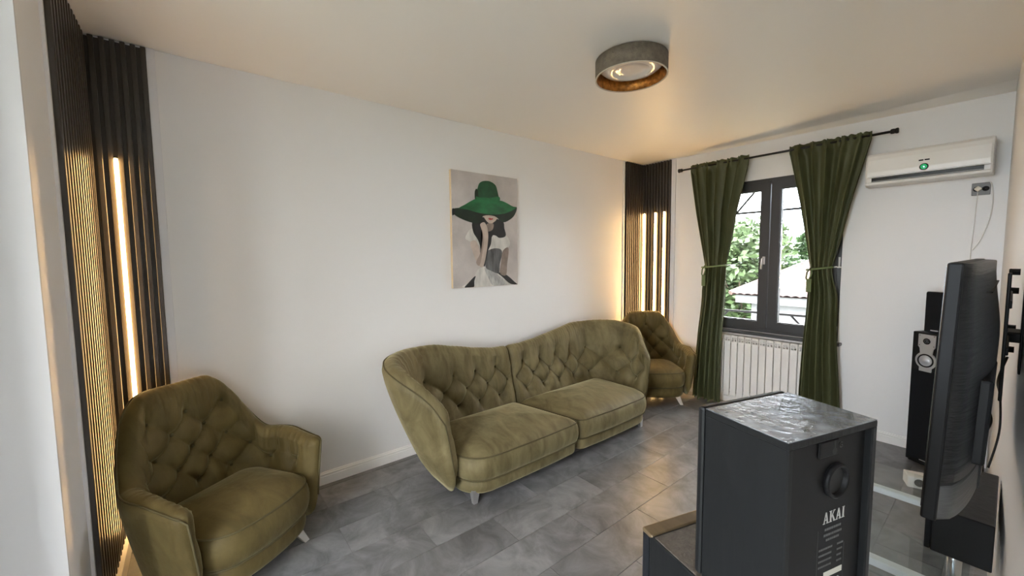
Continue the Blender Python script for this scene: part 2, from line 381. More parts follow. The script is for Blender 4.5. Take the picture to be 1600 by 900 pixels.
class Shell:
    """upholstered wrap-around shell swept along a plan path"""
    def __init__(s, pts, zt, lean, th, zi0, zb, dbot, tuftp, depth, round0=True, round1=True, rr=.035, zbr=.10, a0=0.):
        s.__dict__.update(locals()); s.P = [Vector((p[0], p[1], 0)) for p in pts]
        s.n = len(pts); s.a = [0.]
        for i in range(1, s.n): s.a.append(s.a[-1] + (s.P[i] - s.P[i - 1]).length)
        s.L = s.a[-1]; s.N = []
        for i in range(s.n):
            d = (s.P[min(i + 1, s.n - 1)] - s.P[max(i - 1, 0)]).normalized(); s.N.append(Vector((d.y, -d.x, 0)))
    def section(s, i, nin=30, nr=10, nout=12):
        a = s.a[i]; zt = s.zt(a); th = s.th(a); r = th / 2; ln = s.lean(a); zi0 = s.zi0
        e = 1.
        if s.round0 and a < s.rr: e = math.sqrt(max(.0, 1 - (1 - a / s.rr) ** 2))
        if s.round1 and s.L - a < s.rr: e = min(e, math.sqrt(max(.0, 1 - (1 - (s.L - a) / s.rr) ** 2)))
        out = []; dx, dz, zlo, zhi = s.tuftp(a)
        zc = zt - r; ue = min(a if s.zbr < 0 else 9, s.L - a); zb = s.zb
        if ue < abs(s.zbr): zb += .11 * (1 - math.sqrt(max(0, 1 - (1 - ue / abs(s.zbr)) ** 2)))
        def din(z): return ln * ((z - zi0) / (.85 - zi0)) ** 1.15 if z > zi0 else 0
        edge = min(1., min(a if s.round0 else 9, (s.L - a) if s.round1 else 9) / .06)
        for k in range(nin):
            z = zi0 + (zc - zi0) * k / (nin - 1)
            dep = s.depth * edge
            d = din(z) + dep * (1 - tuft(a + s.a0, z, dx, dz, zlo, zhi)) * 1.0 + .5 * dep * button_pit(a + s.a0, z, dx, dz, zlo, zhi)
            d -= .012 * edge
            out.append((d, z))
        d0 = din(zc); c = d0 + r
        puck = s.depth * .5 * (1 - abs(math.sin(PI * (a + s.a0) / (2 * dx))) ** .7)
        aa = a + s.a0; pl_ = (math.sin(2 * PI * aa / .031 + 1.7 * math.sin(aa * 19)) + .6 * math.sin(2 * PI * aa / .017 + 2 * math.sin(aa * 11))) * .0026 * edge
        for k in range(nin):
            if out[k][1] > zc - .10: out[k] = (out[k][0] + pl_ * smooth01(zc - .10, zc - .01, out[k][1]), out[k][1])
        for k in range(1, nr):
            t = PI - PI * k / nr
            q = 1 - .35 * puck / r * max(0, 1 - k / nr * 1.4)
            w_k = max(0, 1 - k / nr * 1.3); out.append((c + r * math.cos(t) * q + pl_ * w_k * max(0, -math.cos(t)), zc + r * math.sin(t) * (1 - .15 * puck / r) - pl_ * w_k * math.sin(t)))
        do = d0 + th; db = s.dbot(a)
        for k in range(nout + 1):
            t = k / nout; z = zc + (zb - zc) * t
            d = do + (db - do) * (t ** 1.25)
            if t > .86: d -= (t - .86) / .14 * .02
            out.append((d, z))
        # soften towards rounded ends
        if e < 1:
            dm = [(p + (d0 + r if False else 0), z) for p, z in out]
            res = []
            for d, z in out:
                tz = min(1, max(0, (z - s.zb) / (zc - s.zb))); mid = (din(z) + (db + (do - db) * tz)) / 2
                res.append((mid + (d - mid) * (.12 + .88 * e), z - (1 - e) * r * .7 * smooth01(zc - r * 2, zt, z)))
            out = res
        return out
    def point(s, i, d, z): return s.P[i] + s.N[i] * d + Vector((0, 0, z))
    def mesh(s, nin=30):
        v = []; m = None; rows = []; s.nin = nin
        for i in range(s.n):
            sec = s.section(i, nin); m = len(sec)
            for d, z in sec: v.append(s.point(i, d, z))
            rows.append(sec)
        f = [(i * m + k, i * m + (k + 1) % m, (i + 1) * m + (k + 1) % m, (i + 1) * m + k) for i in range(s.n - 1) for k in range(m)]
        f += [tuple(range(m))[::-1], tuple((s.n - 1) * m + k for k in range(m))]
        s.rows = rows; s.m = m; return v, f
    def buttons(s):
        res = []; done = set()
        for i in range(2, s.n - 2):
            aa = s.a[i] + s.a0; dx, dz, zlo, zhi = s.tuftp(s.a[i])
            ii = round(aa / dx)
            if abs(aa - ii * dx) > .006 or ii in done: continue
            done.add(ii)
            for jj in range(int((zhi - zlo) / dz + .15) + 1):
                if (ii + jj) % 2: continue
                z = zlo + jj * dz; sec = s.rows[i]
                if z > s.zt(s.a[i]) - s.th(s.a[i]) * .75: continue
                k = min(range(s.nin), key=lambda q: abs(sec[q][1] - z)); res.append((s.point(i, sec[k][0] - .004, z), s.N[i]))
        return res
BTN = None
def add_buttons(parent, sh, flip=1):
    global BTN
    for p, n in sh.buttons():
        p = Vector((p.x * flip, p.y, p.z)); n = Vector((n.x * flip, n.y, 0))
        if BTN is None:
            o = MB().lathe([(0.0005, -.005), (.006, -.0045), (.0095, 0), (.006, .0035), (.0005, .004)], 10).build('button', BUTTON, parent, True); BTN = o.data
        else: o = link('button', BTN, parent)
        o.location = p; o.rotation_euler = n.to_track_quat('Z', 'Y').to_euler()
def plan(kind, w_, yb, yf, rad, step=.0065, x0=0.):
    """plan path from front of one arm round the back to the front of the other (kind='full') or from the middle of the back to one arm (kind='half', +x side)"""
    pts = []
    def seg(p, q):
        L = math.hypot(q[0] - p[0], q[1] - p[1]); n = max(1, int(L / step))
        for k in range(n): t = k / n; pts.append((p[0] + (q[0] - p[0]) * t, p[1] + (q[1] - p[1]) * t))
    def arc(cx, cy, r, a0, a1):
        n = int(abs(a1 - a0) * (r + .06) / step)
        for k in range(n): t = a0 + (a1 - a0) * k / n; pts.append((cx + r * math.cos(t), cy + r * math.sin(t)))
    # half path (+x side) runs centre -> back -> corner -> arm front (outward normal must point away: use d=(dy,-dx))
    seg((x0, yb), (w_ - rad, yb)); arc(w_ - rad, yb + rad, rad, -PI / 2, 0); seg((w_, yb + rad), (w_, yf)); pts.append((w_, yf))
    if kind == 'half': return pts
    left = [(-x, y) for x, y in pts[1:]][::-1]
    return left + pts
def cushion(outline, z0, z1, crown, bulge=.012, inset=.012, n_top=14):
    """outline: list of (x,y) ccw; returns verts/faces of a padded slab with crowned top"""
    cx = sum(p[0] for p in outline) / len(outline); cy = sum(p[1] for p in outline) / len(outline)
    n = len(outline); v = []; rings = []
    nrm = []
    for i in range(n):
        a, b = outline[i - 1], outline[(i + 1) % n]; t = Vector((b[0] - a[0], b[1] - a[1])).normalized(); nrm.append((t.y, -t.x))
    def ring(off, z):
        rings.append(len(v) // n)
        for i, (x, y) in enumerate(outline): v.append((x + nrm[i][0] * off, y + nrm[i][1] * off, z))
    hgt_ = z1 - z0
    ring(-.05, z0); ring(-inset, z0 + .002); ring(-inset * .2, z0 + .012)
    for k in range(1, 6): t = k / 6; ring(bulge * math.sin(PI * t), z0 + .012 + (hgt_ - .024) * t)
    ring(-inset * .2, z1 - .012); ring(-inset, z1 - .002)
    for k in range(1, n_top):
        t = k / n_top
        s_ = 1 - t; zz = z1 + crown * (1 - s_ ** 2.4) ** .8
        for i, (x, y) in enumerate(outline):
            px, py = x - nrm[i][0] * inset, y - nrm[i][1] * inset
            v.append((cx + (px - cx) * s_, cy + (py - cy) * s_, zz))
    v.append((cx, cy, z1 + crown)); m = (len(v) - 1) // n
    f = [(r * n + i, r * n + (i + 1) % n, (r + 1) * n + (i + 1) % n, (r + 1) * n + i) for r in range(m - 1) for i in range(n)]
    f += [((m - 1) * n + i, (m - 1) * n + (i + 1) % n, len(v) - 1) for i in range(n)]
    f += [tuple(range(n))[::-1]]
    return v, f
def rrect(x0, x1, y0, y1, r, bow=0, n=10):
    """rounded rectangle ccw; r=(bl,br,tr,tl); bow pushes the +y side outwards"""
    pts = []
    def arc(cx, cy, rr, a0):
        for k in range(n + 1): t = a0 + PI / 2 * k / n; pts.append((cx + rr * math.cos(t), cy + rr * math.sin(t)))
    bl, br, tr, tl_ = r
    arc(x0 + bl, y0 + bl, bl, PI); arc(x1 - br, y0 + br, br, -PI / 2); arc(x1 - tr, y1 - tr, tr, 0); arc(x0 + tl_, y1 - tl_, tl_, PI / 2)
    # resample evenly
    res = []; L = 0; m = len(pts)
    for i in range(m):
        a, b = pts[i], pts[(i + 1) % m]; d = math.hypot(b[0] - a[0], b[1] - a[1]); k = max(1, int(d / .02))
        for j in range(k): t = j / k; res.append((a[0] + (b[0] - a[0]) * t, a[1] + (b[1] - a[1]) * t))
    if bow:
        c = (x0 + x1) / 2; hw = (x1 - x0) / 2
        res = [(x, y + bow * max(0, 1 - ((x - c) / hw) ** 2) * smooth01(y0, y1, y)) for x, y in res]
    return res
def loop_pipe(outline, z, off, r, name, parent, flip=1, mat=PIPE):
    n = len(outline); pts = []
    for i in range(n):
        a, b = outline[i - 1], outline[(i + 1) % n]; t = Vector((b[0] - a[0], b[1] - a[1])).normalized()
        pts.append(((outline[i][0] + t.y * off) * flip, outline[i][1] - t.x * off, z))
    pts.append(pts[0]); return MB().tube(pts, r, 6, False).build(name, mat, parent, True)
def flipv(v, fl_): return [(p[0] * fl_, p[1], p[2]) for p in v]

# ---------------------------------------------------------------- sofa
def shell_pipe(sh, idx, r, parent, flip=1, down=True, i0=0, i1=None, off=.003):
    pts = []
    rng = range(i0, sh.n if i1 is None else i1)
    for i in rng:
        d, z = sh.rows[i][idx]; pts.append(sh.point(i, d + off * .5, z + off))
    if down:                      # continue down the rounded front edge along the outside
        last = sh.n - 1
        for k in range(idx + 1, sh.m):
            d, z = sh.rows[last][k]; q_ = sh.point(last, d, z); pts.append(q_ + Vector((0, .004, 0)))
    pts = [pts[k] for k in range(0, len(pts), 3)] + [pts[-1]]
    return MB().tube([(p.x * flip, p.y, p.z) for p in pts], r, 6).build('piping', PIPE, parent, True)

sofa = thing('sofa', 'olive green velvet two-seat sofa with buttoned back and flared arms', 'sofa', (-2.41, 2.165, 0), -PI / 2)
W_, YB, YF, RAD = .965, -.10, .38, .21
XS_F, XS_B = -.02, .10                      # the middle seam runs slightly askew from front to back
for flip, side in ((1, 'l'), (-1, 'r')):
    xs = XS_B * flip
    half = plan('half', W_, YB, YF, RAD, x0=xs)
    arc_end = (W_ - RAD - xs) + RAD * PI / 2; arc_st = W_ - RAD - xs; tot = arc_end + (YF - YB - RAD)
    def s_zt(a):
        if a < arc_end - .1: return .765 + .105 * smooth01(.05, arc_end - .15, a)
        t = (a - (arc_end - .1)) / (tot - arc_end + .1); return .87 - .06 * t - .225 * t ** 1.7
    def s_lean(a): return .15 + .07 * smooth01(arc_st - .25, arc_end, a) - .12 * smooth01(arc_end, tot, a)
    def s_th(a): return .115 + .015 * smooth01(arc_st, arc_end, a) - .045 * smooth01(arc_end - .05, tot, a)
    def s_dbot(a): return .10 - .05 * smooth01(arc_st, arc_end, a)
    def s_tuft(a): return (.098, .112, .385, min(.609, s_zt(a) - .14))
    sh = Shell(half, s_zt, s_lean, s_th, .24, .07, s_dbot, s_tuft, .048, rr=.04, a0=.049, zbr=.10)
    v, f = sh.mesh(60); bk = obj('back_shell', flipv(v, flip), f, VEL, sofa, True)
    shell_pipe(sh, 60 + 7, .0045, bk, flip)
    add_buttons(bk, sh, flip)
    def skew(out, yf_):
        res = []
        for x_, y_ in out:
            xi = (XS_F + (XS_B - XS_F) * (yf_ - y_) / .6) * flip
            res.append((xi + x_ * (W_ - xi) / W_, y_))
        return res
    out = skew(rrect(.006, .955, -.13, .475, (.04, .05, .17, .06), bow=.015), .475)
    v, f = cushion(out, .150, .300, .085); cu = obj('seat_cushion', flipv(v, flip), f, VEL, sofa, True)
    loop_pipe(out, .297, -.004, .005, 'piping', cu, flip); loop_pipe(out, .153, -.004, .005, 'piping', cu, flip)
    out = skew(rrect(.012, .945, -.18, .455, (.04, .05, .17, .06), bow=.012), .455)
    v, f = cushion(out, .060, .152, 0, bulge=.006, inset=.01, n_top=3); obj('base', flipv(v, flip), f, VEL, sofa, True)
    for (lx, ly, ox, oy) in ((.875, .40, .02, .03), (.80, -.24, .02, -.03), (.14, -.24, 0, -.03)):
        lg = MB(); T = Matrix.Translation((lx * flip, ly, 0))
        lg.add([T @ Vector(p) for p in [(-.026, -.022, .085), (.026, -.022, .085), (.026, .022, .085), (-.026, .022, .085), (-.014 + ox * flip * .3, -.012 + oy * .3, 0), (.014 + ox * flip * .3, -.012 + oy * .3, 0), (.014 + ox * flip * .3, .012 + oy * .3, 0), (-.014 + ox * flip * .3, .012 + oy * .3, 0)]],
               [(0, 1, 2, 3), (7, 6, 5, 4), (0, 4, 5, 1), (1, 5, 6, 2), (2, 6, 7, 3), (3, 7, 4, 0)])
        lg.build('leg', LEGM, sofa)

# ---------------------------------------------------------------- armchairs
aW, aYB, aYF, aR = .285, -.125, .27, .17
def make_armchair(label, loc, facing):
    t = thing('armchair', label, 'armchair', loc, math.radians(facing) - PI / 2, 'olive tub armchairs')
    path = plan('full', aW, aYB, aYF, aR, .0055)
    straight = aYF - aYB - aR; arcl = aR * PI / 2; back = 2 * (aW - aR); L = 2 * (straight + arcl) + back; mid = L / 2
    def u(a): return min(a, L - a)                  # distance from the nearer arm front
    def zt(a):
        d = u(a); return .525 + .035 * smooth01(0, straight + .02, d) + .335 * smooth01(straight + arcl * .33, straight + arcl * .98, d)
    def lean(a): return .055 + .055 * smooth01(straight, straight + arcl, u(a))
    def th(a): return .075 + .03 * smooth01(.0, straight + arcl, u(a))
    def dbot(a): return .035 + .05 * smooth01(straight, straight + arcl, u(a))
    def tf(a): return (.076, .088, .395, max(.40, min(.395 + .088 * 4, zt(a) - .12)))
    sh = Shell(path, zt, lean, th, .25, .08, dbot, tf, .034, rr=.045, a0=-mid, zbr=-.10)
    v, f = sh.mesh(64); bk = obj('back_shell', v, f, VELC, t, True)
    # piping along the outer seam, both ends turned down
    idx = 64 + 7; pts = []
    for k in range(sh.m - 2, idx, -1): d, z = sh.rows[0][k]; pts.append(sh.point(0, d, z) + Vector((0, .004, 0)))
    for i in range(sh.n): d, z = sh.rows[i][idx]; pts.append(sh.point(i, d + .002, z + .003))
    for k in range(idx + 1, sh.m - 1): d, z = sh.rows[-1][k]; pts.append(sh.point(sh.n - 1, d, z) + Vector((0, .004, 0)))
    MB().tube(pts[::2] + [pts[-1]], .0045, 6).build('piping', PIPE, bk, True)
    add_buttons(bk, sh)
    out = rrect(-.272, .272, -.15, .285, (.10, .10, .10, .10), bow=.055)
    v, f = cushion(out, .19, .345, .065); cu = obj('seat_cushion', v, f, VELC, t, True)
    loop_pipe(out, .342, -.004, .0045, 'piping', cu); loop_pipe(out, .193, -.004, .0045, 'piping', cu)
    out = rrect(-.265, .265, -.16, .27, (.10, .10, .10, .10), bow=.045)
    v, f = cushion(out, .085, .192, 0, bulge=.006, inset=.01, n_top=3); obj('base', v, f, VELC, t, True)
    for sx in (-1, 1):
        for ly, oy in ((.21, .05), (-.13, -.05)):
            lg = MB(); T = Matrix.Translation((.19 * sx, ly, 0)); ox = .04 * sx
            lg.add([T @ Vector(p) for p in [(-.028, -.016, .10), (.028, -.016, .10), (.028, .016, .10), (-.028, .016, .10), (-.014 + ox, -.009 + oy, 0), (.014 + ox, -.009 + oy, 0), (.014 + ox, .009 + oy, 0), (-.014 + ox, .009 + oy, 0)]],
                   [(0, 1, 2, 3), (7, 6, 5, 4), (0, 4, 5, 1), (1, 5, 6, 2), (2, 6, 7, 3), (3, 7, 4, 0)])
            lg.build('leg', LEGM, t)
    return t
make_armchair('olive velvet buttoned armchair in front, beside the tall single light strip', (-2.39, .062, 0), 34)
make_armchair('olive velvet buttoned armchair in the far corner between sofa and curtain', (-2.385, 3.82, 0), -41)

# ================================================================ CURTAINS, ROD
ROD_Y, ROD_Z = 4.185, 2.435
rod = thing('curtain_rod', 'thin dark metal curtain rod above the window', 'curtain rod', (-1.455, ROD_Y, ROD_Z))
MB().tube([(-.83, 0, 0), (.83, 0, 0)], .0095, 10).build('rod', ROD, rod, True)
for sx in (-1, 1):
    T = Matrix.Translation((sx * .845, 0, 0)) @ Matrix.Rotation(PI / 2 * sx, 4, 'Y')
    MB().lathe([(.001, -.022), (.014, -.022), (.019, -.016), (.019, .0), (.015, .003), (.019, .006), (.021, .012), (.021, .020), (.016, .024), (.001, .024)], 14, T).build('finial', ROD, rod, True)
for bx in (-.68, .66):
    b_ = MB().tube([(bx, 0, -.008), (bx, DY - ROD_Y, -.012)], .006, 8); b_.bbox(bx - .012, bx + .012, DY - ROD_Y - .005, DY - ROD_Y, -.045, .03, .002, 1); b_.build('bracket', ROD, rod)
def curtain_mat():
    m, t, n, b = _mat('green_curtain_velvet')
    co = n.new('ShaderNodeTexCoord'); z = n.new('ShaderNodeTexNoise'); z.inputs['Scale'].default_value = 9; z.inputs['Detail'].default_value = 4
    mp = n.new('ShaderNodeMapping'); mp.inputs['Scale'].default_value = (2, 2, .25); t.links.new(co.outputs['Object'], mp.inputs['Vector']); t.links.new(mp.outputs['Vector'], z.inputs['Vector'])
    r = n.new('ShaderNodeValToRGB'); r.color_ramp.elements[0].position = .3; r.color_ramp.elements[1].position = .7
    r.color_ramp.elements[0].color = (.062, .068, .025, 1); r.color_ramp.elements[1].color = (.108, .114, .050, 1)
    t.links.new(z.outputs['Fac'], r.inputs['Fac']); t.links.new(r.outputs['Color'], b.inputs['Base Color'])
    b.inputs['Roughness'].default_value = .55; b.inputs['Sheen Weight'].default_value = .7; b.inputs['Sheen Roughness'].default_value = .3; b.inputs['Sheen Tint'].default_value = (.55, .62, .32, 1)
    tr = n.new('ShaderNodeBsdfTranslucent'); t.links.new(r.outputs['Color'], tr.inputs['Color']); mx = n.new('ShaderNodeMixShader'); mx.inputs[0].default_value = .22
    o = n['Material Output']; t.links.new(b.outputs[0], mx.inputs[1]); t.links.new(tr.outputs[0], mx.inputs[2]); t.links.new(mx.outputs[0], o.inputs[0])
    return m
CURT = curtain_mat()
TIE = plain('tieback_cloth', (.14, .18, .07), .7); WHITEPL = plain('white_plastic', (.78, .77, .74), .4)
def curtain(label, top, tie, bot, zt_, seed, nf, sidepull):
    rnd = random.Random(seed); ph = [rnd.uniform(0, 6.28) for _ in range(6)]
    xm = (tie[0] + tie[1]) / 2
    t = thing('curtain', label, 'curtain', (xm, ROD_Y, 0), 0, 'green curtains tied back at the window')
    NU, NZ = 170, 110; v = []; ZT = ROD_Z + .032
    knots = [(ZT, *top), (ROD_Z - .03, *top), (zt_ + .55, *[a * .5 + b * .5 + sidepull[i] for i, (a, b) in enumerate(zip(top, tie))]), (zt_, *tie), (zt_ - .28, *[a * .62 + b * .38 for a, b in zip(tie, bot)]), (.012, *bot)]
    def edges(z):
        for k in range(len(knots) - 1):
            z1_, a1, b1 = knots[k]; z2_, a2, b2 = knots[k + 1]
            if z <= z1_ and z >= z2_ - 1e-6:
                q = (z1_ - z) / (z1_ - z2_)
                if k in (1, 2): pass
                else: q = smooth01(0, 1, q)
                return a1 + (a2 - a1) * q, b1 + (b2 - b1) * q
        return bot
    warp = [0.]
    for k in range(NU): warp.append(warp[-1] + .55 + .9 * abs(math.sin(k * .11 + ph[0])) * rnd.uniform(.7, 1.3))
    warp = [q / warp[-1] for q in warp]
    for j in range(NZ + 1):
        z = ZT + (.012 - ZT) * (j / NZ) ** .92
        a, b = edges(z); wd = b - a
        near_tie = math.exp(-((z - zt_) / .16) ** 2)
        low = smooth01(zt_, .2, z) if False else max(0, (zt_ - z) / zt_)
        amp = .030 * (1 - .55 * near_tie) * (1 if z < ROD_Z - .05 else .62)
        if z < zt_: amp = .026 + .02 * low
        for i in range(NU + 1):
            s_ = i / NU; sw = warp[i]
            head = smooth01(ROD_Z - .06, ROD_Z - .02, z)
            fine = math.sin(2 * PI * nf * 2.1 * sw + ph[3]) * .5 + math.sin(2 * PI * nf * 3.3 * sw + ph[4]) * .35
            fold = math.sin(2 * PI * nf * sw + ph[1] + .5 * math.sin(z * 2.1 + ph[5])) + .45 * math.sin(2 * PI * nf * .53 * sw + ph[2] + z * .6)
            y = -amp * fold * (1 - .45 * head) - amp * fine * (.12 + .55 * head)
            bulge_ = -.035 * near_tie * (1 - (2 * s_ - 1) ** 2) - .01 - .045 * smooth01(0, .5, 1.15 - z)
            xx = a + wd * s_ + .012 * math.cos(2 * PI * nf * sw + ph[1]) * (1 - near_tie) * (1 if .02 < s_ < .98 else 0)
            zz = z + (.006 * fine * head if j == 0 else 0)
            v.append((xx - xm, y + bulge_, zz))
    n = NU + 1
    f = [(j * n + i, j * n + i + 1, (j + 1) * n + i + 1, (j + 1) * n + i) for j in range(NZ) for i in range(NU)]
    c = obj('cloth', v, f, CURT, t, True)
    md = c.modifiers.new('thick', 'SOLIDIFY'); md.thickness = .0025; md.offset = 0
    # tieback
    hw = (tie[1] - tie[0]) / 2 + .012; pts = []
    for k in range(29):
        an = 2 * PI * k / 28; pts.append((hw * math.cos(an), -.045 + .052 * math.sin(an), zt_ + .012 * math.cos(an)))
    tb = MB().tube(pts, .009, 8, False)
    tbo = tb.build('tieback', TIE, t, True)
    kx = -hw * .55
    MB().tube([(kx, -.098, zt_ + .01), (kx - .02, -.112, zt_ - .03), (kx - .028, -.105, zt_ - .08), (kx - .02, -.1, zt_ - .1)], .006, 6).tube([(kx, -.098, zt_), (kx + .012, -.11, zt_ - .04), (kx - .004, -.108, zt_ - .085)], .006, 6).build('knot', TIE, tbo, True)
    MB().bbox(kx - .024, kx + .014, -.115, -.104, zt_ - .20, zt_ - .085, .004).build('tassel', TIE, tbo)
    hk = MB().tube([(hw + .004, -.03, zt_ + .012), (hw + .02, -.02, zt_ + .016), (hw + .024, .02, zt_ + .01), (hw + .024, DY - ROD_Y - .002, zt_ + .01)], .005, 8); hk.build('hook', WHITEPL, tbo, True)
    return t
curtain('green velvet curtain on the side of the window nearest the light strips', (-2.185, -1.615), (-2.005, -1.79), (-2.085, -1.80), 1.405, 3, 5.5, (-.015, -.01))
curtain('green velvet curtain on the side of the window nearest the air conditioner', (-1.285, -.735), (-1.095, -.945), (-1.13, -.845), 1.395, 11, 5.5, (.0, .0))

# ================================================================ RADIATOR
rad = thing('radiator', 'white sectional panel radiator under the window', 'radiator', (-1.86, 4.236, .10))
def rad_section():
    m = MB()
    m.bbox(.002, .060, -.045, -.037, 0, .555, .003, 1)                 # front plate
    m.bbox(.022, .040, -.04, .04, .005, .56, .002, 1)                  # core
    m.bbox(.004, .058, .030, .038, .02, .55, .003, 1)                  # rear plate
    m.bbox(.002, .060, -.043, .04, .565 + .024, .600 + .012, .004, 1)  # top cap
    m.bbox(.002, .012, -.043, -.036, .55, .60, .001, 1).bbox(.027, .035, -.043, -.036, .55, .60, .001, 1).bbox(.050, .060, -.043, -.036, .55, .60, .001, 1)
    m.bbox(.002, .060, -.043, -.036, .572, .577, .001, 1)
    return m
so = rad_section().build('section', WHITE, rad); so.location = (0, 0, 0)
for k in range(1, 13): link('section', so.data, rad, (k * .0635, 0, 0))
MB().tube([(-.01, .0, .04), (.845, .0, .04)], .014, 8).tube([(-.01, 0, .54), (.845, 0, .54)], .014, 8).build('header_pipe', WHITE, rad, True)
MB().tube([(.845, 0, .04), (.87, 0, .04), (.87, 0, -.098)], .009, 8).build('pipe', WHITE, rad, True)
for k in (2, 10): MB().bbox(k * .0635 - .01, k * .0635 + .01, .02, DY - 4.238, .48, .50, .002, 1).build('wall_bracket', WHITE, rad)

# ================================================================ AIR CONDITIONER
ac = thing('air_conditioner', 'white wall-mounted air conditioner with round green display', 'air conditioner', (-.43, DY, 2.03))
prof = [(0, .02), (0, .245), (-.015, .25), (-.15, .245), (-.175, .238), (-.190, .222), (-.200, .19), (-.205, .10), (-.203, .062), (-.192, .058), (-.192, .028), (-.199, .024), (-.195, .008), (-.17, .0), (-.05, .0), (-.01, .01)]
hwA = .318
ab = MB(); nP = len(prof); vs = []
for xx, sc, dz in ((-hwA, .90, .008), (-hwA + .004, .965, .003), (-hwA + .014, 1, 0), (hwA - .014, 1, 0), (hwA - .004, .965, .003), (hwA, .90, .008)):
    for p, q in prof: vs.append((xx, p * sc, .125 + (q - .125) * (1 - 2 * dz)))
fs = [(r * nP + i, r * nP + (i + 1) % nP, (r + 1) * nP + (i + 1) % nP, (r + 1) * nP + i) for r in range(5) for i in range(nP)] + [tuple(range(nP)), tuple(range(5 * nP, 6 * nP))]
ab.add(vs, fs); ab.build('body', ACW, ac)
MB().box(-.278, .278, -.2035, -.185, .0285, .0575).build('air_outlet', BLACKG, ac)
MB().bbox(-.276, .276, -.2045, -.2015, .030, .0345, .001, 1).build('louver', plain('louver_grey', (.35, .35, .34), .4), ac)
MB().box(-.30, .30, -.2062, -.2030, .0665, .0685).build('panel_seam', plain('seam_grey', (.45, .44, .42), .5), ac)
TD = Matrix.Translation((0, -.2055, .096)) @ Matrix.Rotation(PI / 2, 4, 'X')
dsp = MB().lathe([(.001, .0045), (.020, .0045), (.023, .003), (.024, 0), (.024, -.01)], 24, TD).build('display', BLACKG, ac, True)
MB().lathe([(.010, .0052), (.0165, .0052)], 20, TD).build('display_ring', emis('green_ring', (.02, .35, .12), .8), dsp)
MB().disc(.0052, .0054, 12, TD).build('display_light', emis('green_dot', (.25, 1, .5), 1.6), dsp)
lg = MB()
for a, b in ((-.028, -.004), (.001, .026)): lg.bbox(a, b, -.2072, -.2035, .139, .148, .0006, 1)
lg.build('brand_mark', BLACKP, ac)

# ================================================================ SOCKET + PLUG + CABLE
sk = thing('wall_socket', 'grey socket plate on the wall below the air conditioner', 'socket', (-.165, DY, 1.953))
MB().bbox(-.043, .043, -.010, 0, -.042, .042, .003).build('plate', GREYPL, sk)
for sx in (-.020, .021): MB().lathe([(.001, .001), (.013, .001), (.015, .0035), (.017, .0035), (.017, 0)], 18, Matrix.Translation((sx, -.010, 0)) @ Matrix.Rotation(PI / 2, 4, 'X')).build('socket_well', BLACKP, sk, True)
pl = thing('power_plug', 'cream plug with thin white cable hanging from the grey socket', 'plug', (-.178, DY - .012, 1.953))
MB().bbox(-.014, .014, -.034, 0, -.014, .014, .004, 2, Matrix.Rotation(PI / 4, 4, 'Y')).build('plug_body', CREAM, pl)
cb = MB()
def spline(P, n=8):
    P = [Vector(p) for p in P]; out = []
    for i in range(len(P) - 1):
        p0, p1, p2, p3 = P[max(i - 1, 0)], P[i], P[i + 1], P[min(i + 2, len(P) - 1)]
        for k in range(n):
            t = k / n; out.append(.5 * ((2 * p1) + (p2 - p0) * t + (2 * p0 - 5 * p1 + 4 * p2 - p3) * t * t + (3 * p1 - p0 - 3 * p2 + p3) * t ** 3))
    return out + [P[-1]]
cb.tube(spline([(-.0, -.015, -.016), (-.002, -.012, -.06), (-.006, -.004, -.2), (-.012, -.004, -.42), (-.012, -.004, -.52)]), .0022, 6)
cb.tube(spline([(.03, -.01, .045), (.055, -.006, .035), (.069, -.003, -.06), (.062, -.003, -.2), (.03, -.004, -.34), (-.005, -.004, -.42)]), .0032, 6)
cb.build('cable', WHITEPL, pl, True)

# ================================================================ CEILING LAMP
la = thing('ceiling_lamp', 'round ceiling lamp with grey-brown felt shade and copper inside', 'lamp', (-1.375, 1.953, H))
R_ = .193
FELT = plain('felt_shade', (.150, .125, .095), .85, bump=.3, bscale=150, var=.22, vscale=40)
COPPER = plain('copper_lining', (.42, .17, .035), .35, .75, bump=.25, bscale=120, var=.45, vscale=50)
DIFF = plain('milky_diffuser', (.78, .76, .74), .12, coat=.6)
MB().lathe([(R_ - .003, -.006), (R_, -.006), (R_, -.102), (R_ - .003, -.102)], 64).build('shade', FELT, la, True)
MB().lathe([(R_ - .0032, -.006), (R_ - .0036, -.1015), (R_ - .006, -.1015), (R_ - .006, -.006)], 64, close=True).build('copper_lining', COPPER, la, True)
MB().lathe([(R_ + .001, -.0995), (R_ + .001, -.1035), (R_ - .007, -.1035), (R_ - .007, -.0995)], 64, close=True).build('rim', plain('rim_light', (.55, .50, .42), .5), la, True)
MB().lathe([(R_ - .007, -.028), (.15, -.058), (.10, -.068), (.098, -.066), (.05, -.062), (.0005, -.061)], 48).build('diffuser', DIFF, la, True)
MB().lathe([(.0005, -.003), (.12, -.003), (.12, 0), (.0005, 0)], 32).lathe([(.0005, -.03), (.17, -.03), (.17, -.004), (.12, -.001)], 32).build('ceiling_plate', WHITE, la)

